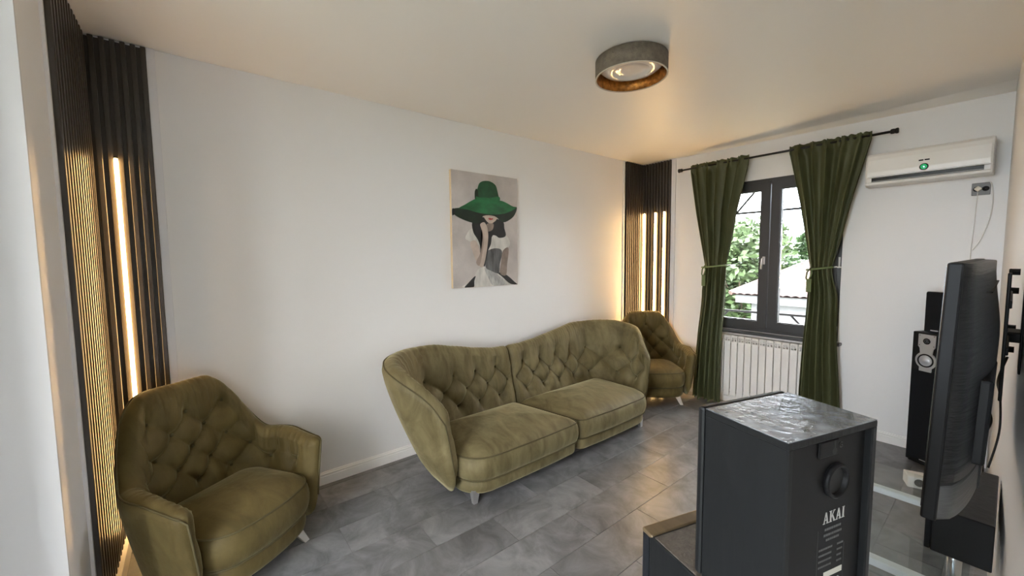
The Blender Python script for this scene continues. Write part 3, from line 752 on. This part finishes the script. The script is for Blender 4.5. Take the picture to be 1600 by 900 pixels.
# ================================================================ PAINTING
pa = thing('painting', 'unframed canvas painting of a woman under a large green hat', 'painting', (WX, 1.963, 1.742))
pw, ph_ = .336, .472
MB().bbox(.002, .030, -pw, pw, -ph_, ph_, .002, 1).build('canvas_edge', plain('raw_canvas_edge', (.62, .50, .33), .8), pa)
PBG = plain('painted_grey', (.50, .45, .42), .8, var=.16, vscale=5, bump=.15, bscale=40)
MB().box(.030, .0306, -pw + .001, pw - .001, -ph_ + .001, ph_ - .001).build('painted_background', PBG, pa)
def px(u, v_):    # u,v measured in the rectified picture, 0..1 from top left
    return (-pw + 2 * pw * u, ph_ - 2 * ph_ * v_)
lay = [0]
def paint(name, pts, mat, smooth_n=4, closed=True):
    lay[0] += 1; x0 = .0306 + .00025 * lay[0]
    P = [px(*p) for p in pts]
    if smooth_n > 1:
        Q = []
        n = len(P)
        for i in range(n):
            p0, p1, p2, p3 = [Vector(P[(i + k) % n]) for k in (-1, 0, 1, 2)]
            for k in range(smooth_n):
                t = k / smooth_n; Q.append(.5 * ((2 * p1) + (p2 - p0) * t + (2 * p0 - 5 * p1 + 4 * p2 - p3) * t * t + (3 * p1 - p0 - 3 * p2 + p3) * t ** 3))
        P = [(q.x, q.y) for q in Q]
    P = [(max(-pw + .001, min(pw - .001, a)), max(-ph_ + .001, min(ph_ - .001, b))) for a, b in P]
    bm = bmesh.new(); vv = [bm.verts.new((x0, a, b)) for a, b in P]; bm.faces.new(vv)
    bmesh.ops.triangulate(bm, faces=bm.faces); bm.normal_update()
    me = bpy.data.meshes.new(name)
    if bm.faces and sum(fc.normal.x for fc in bm.faces) < 0: bmesh.ops.reverse_faces(bm, faces=bm.faces)
    bm.to_mesh(me); bm.free(); me.materials.append(mat); o = bpy.data.objects.new(name, me); C.objects.link(o); o.parent = pa
    return o
GREEN1 = plain('painted_green', (.012, .125, .042), .5, var=.55, vscale=7, stretch=(1, 1, 2)); GREEN2 = plain('painted_dark_green', (.004, .015, .008), .5, var=.5, vscale=9)
GREEN3 = plain('painted_mid_green', (.008, .065, .025), .5, var=.5, vscale=9)
PBLK = plain('painted_black', (.012, .013, .014), .6, var=.4, vscale=12); PSKIN = plain('painted_skin', (.50, .40, .33), .7, var=.15, vscale=10)
PSKIN2 = plain('painted_skin_shadow', (.22, .17, .14), .7, var=.3, vscale=12); PDRESS = plain('painted_dress', (.60, .57, .52), .7, var=.25, vscale=10, stretch=(1, 2, .6)); PGREY = plain('painted_shadow', (.10, .10, .10), .7, var=.6, vscale=12, stretch=(1, 3, .6))
PRED = plain('painted_red', (.32, .035, .03), .5)
paint('skirt', [(.16, 1.0), (.24, .95), (.31, .90), (.36, .845), (.45, .822), (.55, .83), (.66, .87), (.82, .915), (.97, .985), (.97, 1.0)], PDRESS)
paint('skirt_shadow', [(.16, 1.0), (.22, .955), (.32, .90), (.30, .95), (.29, 1.0)], PBLK)
paint('skirt_fold', [(.46, .83), (.60, .87), (.72, .925), (.82, 1.0), (.60, 1.0), (.52, .93)], plain('painted_fold', (.36, .35, .33), .7, var=.4, vscale=14, stretch=(1, 3, 1)))
paint('skirt_shadow', [(.64, .87), (.80, .90), (.94, .97), (.99, 1.0), (.86, .985), (.74, .92)], PBLK)
paint('dress_body', [(.18, .565), (.26, .49), (.36, .50), (.62, .50), (.80, .53), (.87, .60), (.84, .65), (.76, .69), (.70, .80), (.68, .885), (.52, .845), (.46, .815), (.44, .70), (.36, .62), (.26, .60), (.22, .59)], PDRESS)
paint('dress_shadow', [(.48, .70), (.58, .66), (.70, .66), (.74, .70), (.70, .80), (.68, .885), (.56, .86), (.47, .82)], PGREY)
paint('arm', [(.75, .68), (.835, .645), (.845, .70), (.82, .80), (.80, .905), (.70, .885), (.72, .78)], PSKIN2)
paint('hair', [(.28, .44), (.34, .40), (.46, .38), (.74, .40), (.78, .47), (.80, .54), (.70, .56), (.64, .54), (.58, .545), (.56, .62), (.50, .70), (.46, .82), (.42, .76), (.40, .65), (.36, .58), (.30, .52)], PBLK)
paint('neck', [(.50, .44), (.60, .43), (.60, .475), (.56, .50), (.50, .50)], PSKIN2)
paint('face', [(.44, .345), (.66, .345), (.655, .39), (.62, .415), (.57, .432), (.52, .425), (.47, .39)], PSKIN)
paint('lips', [(.525, .388), (.555, .383), (.575, .387), (.595, .384), (.60, .393), (.565, .402), (.535, .399)], PRED, 2)
paint('forearm', [(.40, .445), (.46, .425), (.50, .46), (.515, .50), (.52, .56), (.50, .66), (.46, .78), (.42, .825), (.36, .80), (.30, .72), (.25, .61), (.33, .59), (.38, .66), (.40, .70), (.43, .62), (.44, .54), (.42, .49)], PSKIN)
paint('arm_line', [(.33, .78), (.395, .70), (.43, .60), (.44, .535), (.45, .60), (.42, .72), (.38, .81)], plain('painted_arm_shade', (.33, .255, .21), .7), 3)
paint('hat_underside', [(.005, .335), (.06, .32), (.20, .315), (.45, .35), (.70, .345), (.86, .31), (.985, .265), (.97, .32), (.90, .375), (.76, .415), (.62, .365), (.45, .37), (.40, .43), (.28, .435), (.12, .405), (.02, .37)], GREEN2)
paint('hat_underside', [(.005, .33), (.03, .325), (.045, .36), (.005, .385)], PBLK, 2)
paint('hat_crown', [(.34, .235), (.345, .19), (.37, .13), (.40, .085), (.47, .062), (.56, .06), (.64, .085), (.67, .13), (.69, .19), (.70, .235), (.52, .25)], GREEN3)
paint('hat_bow', [(.33, .23), (.325, .17), (.345, .14), (.37, .15), (.38, .2), (.37, .24)], GREEN2)
paint('hat_brim', [(.10, .318), (.18, .285), (.28, .245), (.36, .225), (.52, .235), (.70, .22), (.80, .232), (.92, .262), (.985, .268), (.90, .305), (.78, .335), (.62, .352), (.50, .352), (.36, .345), (.22, .325)], GREEN1)
paint('hat_band', [(.345, .205), (.40, .21), (.55, .205), (.69, .185), (.70, .222), (.55, .238), (.40, .24), (.345, .232)], GREEN1)

# ================================================================ SPEAKERS
def uvec(a): return Vector((math.cos(a), math.sin(a), 0))
def text_mesh(name, body, size, mat, parent, T, depth=.0004):
    cu = bpy.data.curves.new(name, 'FONT'); cu.body = body; cu.size = size; cu.extrude = depth; cu.align_x = 'CENTER'
    tmp = bpy.data.objects.new(name, cu); C.objects.link(tmp); dg = bpy.context.evaluated_depsgraph_get(); me = bpy.data.meshes.new_from_object(tmp.evaluated_get(dg))
    bpy.data.objects.remove(tmp); me.materials.clear(); me.materials.append(mat); me.transform(T)
    o = bpy.data.objects.new(name, me); C.objects.link(o); o.parent = parent; return o
TH = .95
LETTER = plain('pale_print', (.42, .41, .39), .6); DIMPRINT = plain('dim_print', (.09, .09, .088), .6); STICK = plain('pale_sticker', (.55, .54, .47), .6)
def rx(a=PI / 2): return Matrix.Rotation(a, 4, 'X')
def driver_plate(parent, x, yface, ztop):
    """silver tweeter + woofer plate on the front face (front = -y)"""
    pt = MB(); pts = []
    cz = ztop - .185; r = .062; hw = .050
    ang0 = math.asin(.036 / r)
    poly = [(x - hw, ztop), (x + hw, ztop), (x + hw, ztop - .085), (x + .040, ztop - .10), (x + .036, cz + r * math.cos(ang0))]
    for k in range(15): t = ang0 + (PI - 2 * ang0) * k / 14; poly.append((x + r * math.sin(t), cz + r * math.cos(t)))
    poly += [(x + .036, cz - .078), (x - .036, cz - .078)]
    for k in range(15): t = PI + ang0 + (PI - 2 * ang0) * k / 14; poly.append((x + r * math.sin(t), cz + r * math.cos(t)))
    poly += [(x - .036, cz + r * math.cos(ang0)), (x - .040, ztop - .10), (x - hw, ztop - .085)]
    pl_ = MB().prism(poly, yface - .005, yface + .001, 'y').build('driver_plate', SILVER, parent)
    T = Matrix.Translation((x, yface - .005, cz)) @ rx()
    MB().lathe([(.048, .001), (.046, .006), (.040, .004), (.038, .0015)], 28, T).build('woofer_surround', BLACKP, pl_, True)
    MB().lathe([(.040, .002), (.018, .0015), (.016, .006), (.001, .010)], 28, T).build('woofer_cone', CONE, pl_, True)
    T2 = Matrix.Translation((x, yface - .005, ztop - .047)) @ rx()
    MB().lathe([(.022, .0005), (.020, .003), (.013, .0015)], 24, T2).build('tweeter_ring', BLACKP, pl_, True)
    MB().lathe([(.012, .001), (.008, .006), (.001, .008)], 20, T2).build('tweeter_dome', BLACKG, pl_, True)
    sc = MB()
    for sx in (-1, 1):
        for zz in (ztop - .008, ztop - .078): sc.disc(.0032, .0008, 8, Matrix.Translation((x + sx * (hw - .008), yface - .005, zz)) @ rx())
    sc.build('screw', BLACKP, pl_)
def tower(label, origin, front, w_, d_, h_=TH, drivers=True, cap=None):
    """origin: floor point at viewer's-left end of the front face; front: unit vector the front faces"""
    xax = Vector((-front.y, front.x, 0)) ; yax = -front     # local x along face, local y backwards
    rz = math.atan2(xax.y, xax.x)
    t = thing('tower_speaker', label, 'speaker', (origin[0], origin[1], 0), rz, 'tower speakers')
    b_ = MB().bbox(0, w_, .0, d_, .012, h_, .004, 2).build('cabinet', cap or BLACK, t)
    pn = MB().bbox(.01, w_ - .01, .01, d_ - .01, 0, .014, .003, 1).build('plinth', BLACKP, t)
    if drivers:
        MB().bbox(.004, w_ - .004, -.004, .001, .03, h_ - .27, .002, 1).build('grille', GRILLE, t)
        driver_plate(t, w_ / 2, -.001, h_ - .012)
        MB().box(w_ / 2 + .0, w_ / 2 + .05, -.0055, -.004, .035, .041).build('brand_plate', SILVER, t)
    else:
        g = MB().bbox(.0, w_, -.022, -.002, .02, h_ - .002, .006, 2).build('front_baffle', GRILLE, t)
        MB().bbox(.0, w_, -.022, .010, h_ - .008, h_ + .003, .004, 2).build('bronze_edge', GOLDB, t)
        MB().bbox(.003, w_ - .003, .012, d_ - .003, h_ - .004, h_ + .0008, .0008, 1).build('top_skin', BROWN, t)
    return t
# far tower: front looks out of the corner into the room
fv = Vector((-.466, -.885, 0)).normalized()
ax = Vector((-fv.y, fv.x, 0))                # along face; pick the direction pointing to +X
o_ = Vector((-.425, 4.050, 0))
tower('slim black tower speaker with silver driver plate in the window wall corner', o_, fv, .175, .20, .955)
# near tower: front looks at the sofa; only top and near side are seen
dep = Vector((.957, -.29, 0)).normalized(); frn = -dep; wid = Vector((.29, .957, 0)).normalized()
P1 = Vector((-.4544, .7023, 0))
# local x = (-front.y, front.x) for front=-dep -> (dep.y, -dep.x) = (-.29,-.957): origin sits at the far end of the face
o2 = P1 + wid * .206
tower('black tower speaker with brown top in the front of the picture', (o2.x + .022 * dep.x, o2.y + .022 * dep.y), frn, .206, .275, TH - .003, False)

def bookshelf(label, origin, front, w_, d_, h_, rear=True):
    xax = Vector((-front.y, front.x, 0)); rz = math.atan2(xax.y, xax.x)
    t = thing('bookshelf_speaker', label, 'speaker', origin, rz, 'bookshelf speakers')
    # local: x along the face, y backwards, z up. rear panel recessed in the cabinet
    c = .012; rec = .010
    MB().bbox(0, w_, 0, d_, h_ - c, h_ - .0006, .0015, 1).build('top_board', BLACK, t); MB().bbox(.0005, w_ - .0005, .0005, d_ - .0005, h_ - .0012, h_, .0003, 1).build('top_skin', TOPGLARE, t)
    cab = MB(); cab.bbox(0, w_, 0, d_, 0, c, .002, 1); cab.bbox(0, c, 0, d_, c * .8, h_ - c * .8, .002, 1); cab.bbox(w_ - c, w_, 0, d_, c * .8, h_ - c * .8, .002, 1)
    cab.build('cabinet', BLACK, t)
    for fx in (.02, w_ - .02):
        for fy in (.02, d_ - .02): MB().lathe([(.001, -.004), (.008, -.004), (.008, .001)], 10, Matrix.Translation((fx, fy, 0))).build('foot', GASKET, t)
    bf = MB().bbox(.0, w_, -.016, -.001, .0, h_, .005, 2).build('front_baffle', BLACK if rear else GRILLE, t)
    if not rear:
        MB().bbox(.004, w_ - .004, -.026, -.015, .004, h_ - .004, .004, 2).build('grille', GRILLE, t)
        MB().box(w_ / 2 - .022, w_ / 2 + .022, -.0275, -.0255, .012, .018).build('brand_plate', SILVER, t)
    rp_ = MB().box(c * .9, w_ - c * .9, d_ - rec - .006, d_ - rec, c * .8, h_ - c * .8).build('rear_panel', BLACKP, t)
    if rear:
        yb = d_ - rec
        # world view from behind: +local x is to the viewer's left; u = distance from viewer's-left edge
        def X(u): return w_ - u - .009
        h0_ = h_; h_ = h_ + .009
        T = lambda u, z: Matrix.Translation((X(u), yb, z)) @ Matrix.Rotation(-PI / 2, 4, 'X')
        MB().bbox(X(.115), X(.070), yb - .001, yb + .0035, h_ - .052, h_ - .026, .002, 1).build('hanger_plate', BLACKP, rp_)
        kh = MB().disc(.0055, .0038, 16, T(.104, h_ - .044)); kh.box(X(.1065), X(.1015), yb + .0036, yb + .0038, h_ - .044, h_ - .028); kh.build('keyhole', GASKET, rp_)
        text_mesh('mark', 'G', .013, plain('embossed_mark', (.03, .03, .03), .5), rp_, basis((X(.124), yb + .0004, h_ - .044), (-1, 0, 0), (0, 0, 1), (0, 1, 0)))
        MB().lathe([(.0205, 0), (.0265, 0), (.0265, .006), (.024, .008), (.0215, .006), (.0205, -.03)], 32, T(.112, h_ - .092)).build('port_ring', BLACKP, rp_, True)
        MB().disc(.0212, .0006, 24, T(.112, h_ - .092)).build('port_hole', GASKET, rp_)
        # serif lettering cut from polygons
        def letters(u0, z0, s):
            m = MB()
            def poly(pts): m.prism([(X(u0 + a * s), z0 + b * s) for a, b in pts], yb + .0002, yb + .0007, 'y')
            def A(o):
                poly([(o + .06, 0), (o + .13, 0), (o + .36, .90), (o + .36, 1.0), (o + .30, 1.0)]); poly([(o + .50, 0), (o + .68, 0), (o + .42, 1.0), (o + .30, 1.0)]); poly([(o + .2, .30), (o + .56, .30), (o + .55, .37), (o + .2, .37)])
                poly([(o - .02, 0), (o + .24, 0), (o + .24, .05), (o - .02, .05)]); poly([(o + .42, 0), (o + .78, 0), (o + .78, .05), (o + .42, .05)])
            def K(o):
                poly([(o + .08, 0), (o + .26, 0), (o + .26, 1), (o + .08, 1)]); poly([(o + .26, .42), (o + .60, 1), (o + .68, 1), (o + .26, .34)]); poly([(o + .32, .56), (o + .44, .66), (o + .80, 0), (o + .60, 0)])
                poly([(o, 0), (o + .34, 0), (o + .34, .05), (o, .05)]); poly([(o, .95), (o + .34, .95), (o + .34, 1), (o, 1)]); poly([(o + .52, .95), (o + .78, .95), (o + .78, 1), (o + .52, 1)]); poly([(o + .54, 0), (o + .88, 0), (o + .88, .05), (o + .54, .05)])
            def I(o): poly([(o + .08, 0), (o + .26, 0), (o + .26, 1), (o + .08, 1)]); poly([(o, 0), (o + .34, 0), (o + .34, .05), (o, .05)]); poly([(o, .95), (o + .34, .95), (o + .34, 1), (o, 1)])
            A(0); K(.82); A(1.72); I(2.56); return m
        letters(.091, h_ - .158, .0175).build('brand_lettering', LETTER, rp_)
        sm = MB(); rnd = random.Random(5)
        for zz, a, b in ((.170, .096, .135), (.179, .094, .138), (.187, .100, .130)):
            u = a
            while u < b: l_ = rnd.uniform(.002, .005); sm.box(X(u + l_), X(u), yb + .0001, yb + .0004, h_ - zz, h_ - zz + .0036); u += l_ + .001
        for k in range(4):
            zz = .200 + k * .0092
            for a, b in ((.084, .118), (.128, .142)):
                u = a
                while u < b - .003: l_ = rnd.uniform(.0015, .004); sm.box(X(u + l_), X(u), yb + .0001, yb + .0004, h_ - zz, h_ - zz + .003); u += l_ + .0009
        sm.build('small_print', DIMPRINT, rp_)
        MB().box(X(.142), X(.098), yb + .0001, yb + .0005, h_ - .246, h_ - .237).build('sticker', STICK, rp_)
        lb = MB()
        for (a, b, c_, d__) in ((.080, .0806, .166, .262), (.1445, .145, .2, .262)): lb.box(X(b), X(a), yb + .0001, yb + .0004, h_ - d__, h_ - c_)
        lb.build('label_outline', plain('label_edge', (.045, .045, .045), .5), rp_)
        MB().lathe([(.0045, .0004), (.0058, .0004)], 14, T(.096, h_ - .258)).box(X(.120), X(.112), yb + .0002, yb + .0005, h_ - .262, h_ - .261).box(X(.1205), X(.1197), yb + .0002, yb + .0005, h_ - .262, h_ - .253).box(X(.1123), X(.1115), yb + .0002, yb + .0005, h_ - .262, h_ - .253).build('approval_marks', LETTER, rp_)
        text_mesh('numeral', '2', .014, LETTER, rp_, basis((X(.134), yb + .0004, h_ - .262), (-1, 0, 0), (0, 0, 1), (0, 1, 0)))
        tc_ = MB().lathe([(.0215, 0), (.0295, 0), (.0295, .005), (.027, .007), (.0225, .006), (.0215, -.012)], 32, T(.118, h_ - .289 + .004)).build('terminal_cup', BLACKP, rp_, True)
        MB().tube([(X(.110), yb - .006, h_ - .285), (X(.110), yb + .010, h_ - .285)], .004, 8).tube([(X(.127), yb - .006, h_ - .285), (X(.127), yb + .010, h_ - .285)], .004, 8).build('binding_posts', BLACKG, tc_)
    return t
# on the near tower, its back to the camera
A_ = Vector((-.3259, .6657, 0)); ob = A_ + wid * .2056
bookshelf('black bookshelf speaker seen from behind with printed maker label', (ob.x + .016 * dep.x, ob.y + .016 * dep.y, TH + .0045), frn, .2056, .139, .300)
# on the far tower
ob = o_ + ax * .0 
ob2 = Vector((o_.x, o_.y, .9595)) + ax * .045 - fv * .045
bookshelf('small black bookshelf speaker standing on the slim far tower', ob2, fv, .13, .14, .285, False)

# ================================================================ TV STAND, CENTRE SPEAKER, TV
st = thing('tv_stand', 'low glass TV stand with aluminium cross rails', 'tv stand', (-.20, 2.115, 0))
SH = .485
MB().bbox(-.20, .165, -.455, .455, SH, SH + .008, .002, 1).build('glass_top', SHELFGLASS, st)
MB().bbox(-.20, .165, -.455, .455, .18, .188, .002, 1).build('glass_shelf', SHELFGLASS, st)
for y_ in (-.355, .215):
    MB().bbox(-.19, .155, y_ - .018, y_ + .018, SH - .026, SH - .0005, .003, 1).build('cross_rail', plain('satin_aluminium', (.78, .79, .80), .35, .3), st)
    for x_ in (-.165, .115):
        p_ = MB().tube([(x_, y_, .0), (x_, y_, SH - .02)], .021, 16); p_.lathe([(.021, 0), (.027, 0), (.027, .022), (.021, .022)], 16, Matrix.Translation((x_, y_, SH - .075))); p_.build('post', CHROME, st, True)
ctr = thing('centre_speaker', 'long black centre speaker lying on the glass stand', 'speaker', (-.066, 2.165, SH + .0085))
MB().bbox(-.062, .075, -.235, .235, 0, .155, .003, 1).build('cabinet', BLACK, ctr)
MB().bbox(-.078, -.063, -.233, .233, .002, .153, .004, 2).build('grille', GRILLE, ctr)

tv = thing('television', 'curved black television on a wall mount, seen from behind', 'television', (-.078, 1.65, 1.22)); tv.rotation_euler = (0, .026, 0)
def tv_shell(z0, z1, hb, mat, name, parent, n=40, nz=16, prof=None, hl=.455, x0=0.012):
    v = []
    for j in range(nz + 1):
        z = z0 + (z1 - z0) * j / nz; bz = prof(z) if prof else 1
        for i in range(n + 1):
            t = -1 + 2 * i / n; cv_ = .022 * t * t          # panel edges come forward (curved screen)
            v.append((x0 + hb * bz * math.sqrt(max(0, 1 - abs(t) ** 2.2)) + .0, t * hl, z))
    for j in range(nz + 1):
        for i in range(n + 1):
            z = z0 + (z1 - z0) * j / nz; t = -1 + 2 * i / n; v.append((x0 - .004, t * hl, z))
    m = n + 1; K = (nz + 1) * m
    f = [(j * m + i, j * m + i + 1, (j + 1) * m + i + 1, (j + 1) * m + i) for j in range(nz) for i in range(n)]
    f += [(K + j * m + i, K + (j + 1) * m + i, K + (j + 1) * m + i + 1, K + j * m + i + 1) for j in range(nz) for i in range(n)]
    for j in (0, nz): f += [(j * m + i, K + j * m + i, K + j * m + i + 1, j * m + i + 1) for i in range(n)]
    for i in (0, n): f += [(j * m + i, (j + 1) * m + i, K + (j + 1) * m + i, K + j * m + i) for j in range(nz)]
    return obj(name, v, f, mat, parent, True)
zT, zB = .272, -.272
# front frame with screen
fr = MB().bbox(-.012, .012, -.462, .462, zB, zT, .004, 2).build('front_frame', BLACKP, tv)
MB().box(-.0135, -.0118, -.450, .450, zB + .02, zT - .010).build('screen', BLACKG, fr)
up = tv_shell(zB + .085, zT - .002, .052, TVBACK, 'rear_shell', tv, prof=lambda z: 1 - .40 * smooth01(.06, .27, z))
tv_shell(zB + .078, zB + .086, .046, GASKET, 'shadow_gap', tv)
tv_shell(zB + .004, zB + .078, .051, TVGREY, 'lower_grey_shell', tv)
MB().box(.050, .062, -.213, -.205, zB + .003, zB + .079).build('lower_slot', GASKET, tv)
MB().bbox(.03, .066, -.34, -.06, -.17, .02, .006, 2).build('connector_cover', BLACKP, up)
MB().bbox(.02, .049, -.30, .30, .205, .208, .001, 1).build('rear_seam', GASKET, up)
# wall mount
mt = thing('tv_mount', 'black wall mount arms between television and wall', 'tv mount', (rwx(1.9), 1.9, 1.30))
MB().bbox(-.006, -.001, -.06, .06, -.14, .10, .002, 1).build('wall_plate', BLACKP, mt)
MB().bbox(-.037, -.030, -.30, -.27, -.17, .16, .002, 1).build('arm', BLACKP, mt); MB().bbox(-.037, -.030, .13, .16, -.17, .16, .002, 1).build('arm', BLACKP, mt)
MB().bbox(-.032, -.003, -.05, .05, -.05, -.02, .004, 1).bbox(-.032, -.026, -.30, .16, -.05, -.03, .002, 1).bbox(-.032, -.026, -.30, .16, .07, .09, .002, 1).build('bracket', BLACKP, mt)
for z_ in (.15, .09, -.03, -.10): MB().tube([(-.034, .146, z_), (-.014, .146, z_)], .010, 8).build('bolt', BLACKP, mt)
def cable(label, pts, r, mat=BLACKP): return tag(MB().tube(spline(pts), r, 6).build('cable', mat, None, True), label, 'cable')
cable('black cable looping out behind the television', [(-.03, 2.12, 1.12), (-.03, 2.16, 1.06), (-.035, 2.2, .98), (-.02, 2.25, .90), (-.035, 2.26, .82), (-.03, 2.2, .72)], .0035)
cable('black cable hanging behind the television down to the centre speaker', [(.004, 2.13, 1.16), (-.012, 2.20, 1.06), (-.004, 2.42, .95), (.000, 2.46, .80), (-.02, 2.44, .655)], .0035)
# white socket block on the floor behind the stand
sb = thing('socket_block', 'white socket block on the floor under the glass stand', 'socket', (-.325, 3.62, 0), .35)
MB().bbox(-.05, .05, -.05, .05, 0, .075, .006, 2).build('housing', WHITEPL, sb)
MB().lathe([(.001, .001), (.020, .001), (.022, .003), (.024, .003), (.024, 0)], 20, Matrix.Translation((.005, -.050, .040)) @ rx()).build('socket_well', GREYPL, sb, True)

# ================================================================ OUTSIDE
GZ = -4.2
gd = MB().add([(-60, 4.6, GZ), (60, 4.6, GZ), (60, 90, GZ), (-60, 90, GZ)], [(0, 1, 2, 3)]).add([(-60, -60, GZ), (60, -60, GZ), (60, 4.6, GZ), (-60, 4.6, GZ)], [(0, 1, 2, 3)])
tag(gd.build('ground', plain('yard_ground', (.16, .17, .12), .9, var=.3, vscale=.4)), 'pale yard ground far below the window', 'ground')['kind'] = 'structure'
hs = thing('neighbour_house', 'low white house with red tiled hip roof outside the window', 'house', (-2.6, 12.0, GZ))
hy, ez = 0, .47 - GZ
HW = plain('house_white', (.16, .16, .165), .8, var=.05); ROOF = plain('roof_tile_red', (.085, .050, .042), .8, var=.35, vscale=14)
MB().box(-1.85, 4.6, .0, 5.5, 0, ez - .22).build('wall', HW, hs)
MB().box(-2.15, 4.9, -.30, 5.8, ez - .24, ez - .03).build('eaves', HW, hs)
def roof():
    m = MB(); x0, x1, y0, y1, rise = -2.25, 5.0, -.40, 5.9, .95
    ra, rb = (-.9 + 0, 2.2), (3.4, 2.2)
    # corrugated slopes: front, left, right, back
    def slope(a, b, c, d, n):
        # a,b eave ends; c,d ridge ends above b,a
        a, b, c, d = map(Vector, (a, b, c, d)); v = []; nrm = ((b - a).cross(d - a)).normalized()
        if nrm.z < 0: nrm = -nrm
        R2 = 12; 
        for j in range(R2 + 1):
            for i in range(n * 4 + 1):
                s_ = i / (n * 4); t = j / R2; p = (a.lerp(b, s_)).lerp(d.lerp(c, s_), t)
                v.append(p + nrm * (.035 * abs(math.sin(PI * i / 4)) + .0) + nrm * .02)
        q_ = n * 4 + 1
        m.add(v, [(j * q_ + i, j * q_ + i + 1, (j + 1) * q_ + i + 1, (j + 1) * q_ + i) for j in range(R2) for i in range(n * 4)])
    z = ez - .02; rz_ = z + rise
    slope((x0, y0, z), (x1, y0, z), (rb[0], rb[1], rz_), (ra[0], ra[1], rz_), 40)
    slope((x0, y1, z), (x0, y0, z), (ra[0], ra[1], rz_), (ra[0], ra[1], rz_), 34)
    slope((x1, y0, z), (x1, y1, z), (rb[0], rb[1], rz_), (rb[0], rb[1], rz_), 34)
    slope((x1, y1, z), (x0, y1, z), (ra[0], ra[1], rz_), (rb[0], rb[1], rz_), 40)
    m.tube([(x0, y0, z + .04), (ra[0], ra[1], rz_ + .04), (rb[0], rb[1], rz_ + .04), (x1, y0, z + .04)], .07, 6)
    m.add([(x0, y0, z), (x1, y0, z), (x1, y1, z), (x0, y1, z)], [(3, 2, 1, 0)])
    return m
roof().build('roof', ROOF, hs)
def leaf_mat(name, c): 
    m, t, n, b = _mat(name); b.inputs['Base Color'].default_value = (*c, 1); b.inputs['Roughness'].default_value = .55
    co = n.new('ShaderNodeTexCoord'); z = n.new('ShaderNodeTexNoise'); z.inputs['Scale'].default_value = 2.5; z.inputs['Detail'].default_value = 3
    r = n.new('ShaderNodeValToRGB'); r.color_ramp.elements[0].position = .35; r.color_ramp.elements[1].position = .65
    r.color_ramp.elements[0].color = (*[q * .55 for q in c], 1); r.color_ramp.elements[1].color = (*[min(1, q * 1.5) for q in c], 1)
    t.links.new(co.outputs['Object'], z.inputs['Vector']); t.links.new(z.outputs['Fac'], r.inputs['Fac']); t.links.new(r.outputs['Color'], b.inputs['Base Color'])
    return m
def tree(label, x, y, top, rx_, rz_, nleaf, c, seed, lsize=.16, cat='tree', name='tree'):
    """leafy crown centred below `top`; z absolute"""
    rnd = random.Random(seed); t = thing(name, label, cat, (x, y, GZ), 0, 'greenery outside the window')
    cz = top - rz_ - GZ; m = MB()
    blobs = [(rnd.uniform(-.75, .75) * rx_, rnd.uniform(-.75, .75) * rx_, cz + rnd.uniform(-.8, .75) * rz_, rnd.uniform(.28, .5) * min(rx_, rz_)) for _ in range(22)] + [(0, 0, cz, .6 * min(rx_, rz_))]
    vs, fs = [], []
    for _ in range(nleaf):
        bx, by, bz, br = rnd.choice(blobs)
        d = Vector((rnd.gauss(0, 1), rnd.gauss(0, 1), rnd.gauss(0, 1))).normalized() * br * rnd.uniform(.7, 1.1)
        p = Vector((bx, by, bz)) + d; a = Vector((rnd.gauss(0, 1), rnd.gauss(0, 1), rnd.gauss(0, .6))).normalized(); b_ = a.cross(Vector((rnd.gauss(0, 1), rnd.gauss(0, 1), rnd.gauss(0, 1)))).normalized()
        s_ = lsize * rnd.uniform(.6, 1.3); k = len(vs)
        vs += [p - a * s_, p + b_ * s_ * .45, p + a * s_, p - b_ * s_ * .45]; fs.append((k, k + 1, k + 2, k + 3))
    fo = obj('foliage', vs, fs, leaf_mat('leaf_' + str(seed), c), t); fo['kind'] = 'stuff'
    tk = MB().tube([(0, 0, 0), (.05, 0, cz * .5), (0, 0, cz)], [.14, .11, .06], 8)
    for k in range(6): bx, by, bz, br = blobs[k]; tk.tube([(0, 0, cz * .7), (bx * .6, by * .6, (bz + cz * .7) / 2 + .1), (bx, by, bz)], [.05, .035, .015], 6)
    tk.build('trunk', plain('bark_' + str(seed), (.10, .075, .05), .9), t)
def far(x, y, z, Y): k = Y / y; return x * k, 1.51 + (z - 1.51) * k, k
def ptree(label, x, y, top, rx_, rz_, n, c, seed, ls, Y):
    X, T_, k = far(x, y, top, Y); tree(label, X, Y, T_, rx_ * k, rz_ * k, n, c, seed, ls * k)
ptree('broad leafy tree behind the white house, seen in the left pane', -6.6, 17.0, 2.9, 1.9, 3.0, 9000, (.062, .098, .036), 21, .16, 21)
ptree('tall pointed green tree rising behind the tiled roof', -4.1, 18.5, 4.6, 1.2, 3.4, 7000, (.040, .078, .026), 22, .17, 25.5)
ptree('dense dark green tree behind the tiled roof beside the curtain', -3.2, 19.5, 3.7, 2.2, 3.4, 9000, (.048, .085, .032), 23, .17, 31)
tree('light green bush low in the left pane in front of the house', -5.35, 10.2, .45, .65, 1.2, 4200, (.095, .135, .040), 24, .085, 'bush', 'bush')
tree('pale green tree filling the lower left pane', -7.6, 14.5, 1.35, 1.5, 2.1, 8000, (.085, .118, .055), 25, .13)
ptree('distant green tree on the far left outside', -9.8, 20.0, 3.1, 2.2, 3.4, 7000, (.060, .098, .038), 26, .18, 37)
ptree('distant green tree on the far right outside', 1.2, 20.0, 3.6, 2.4, 3.8, 7000, (.052, .090, .034), 27, .18, 24)
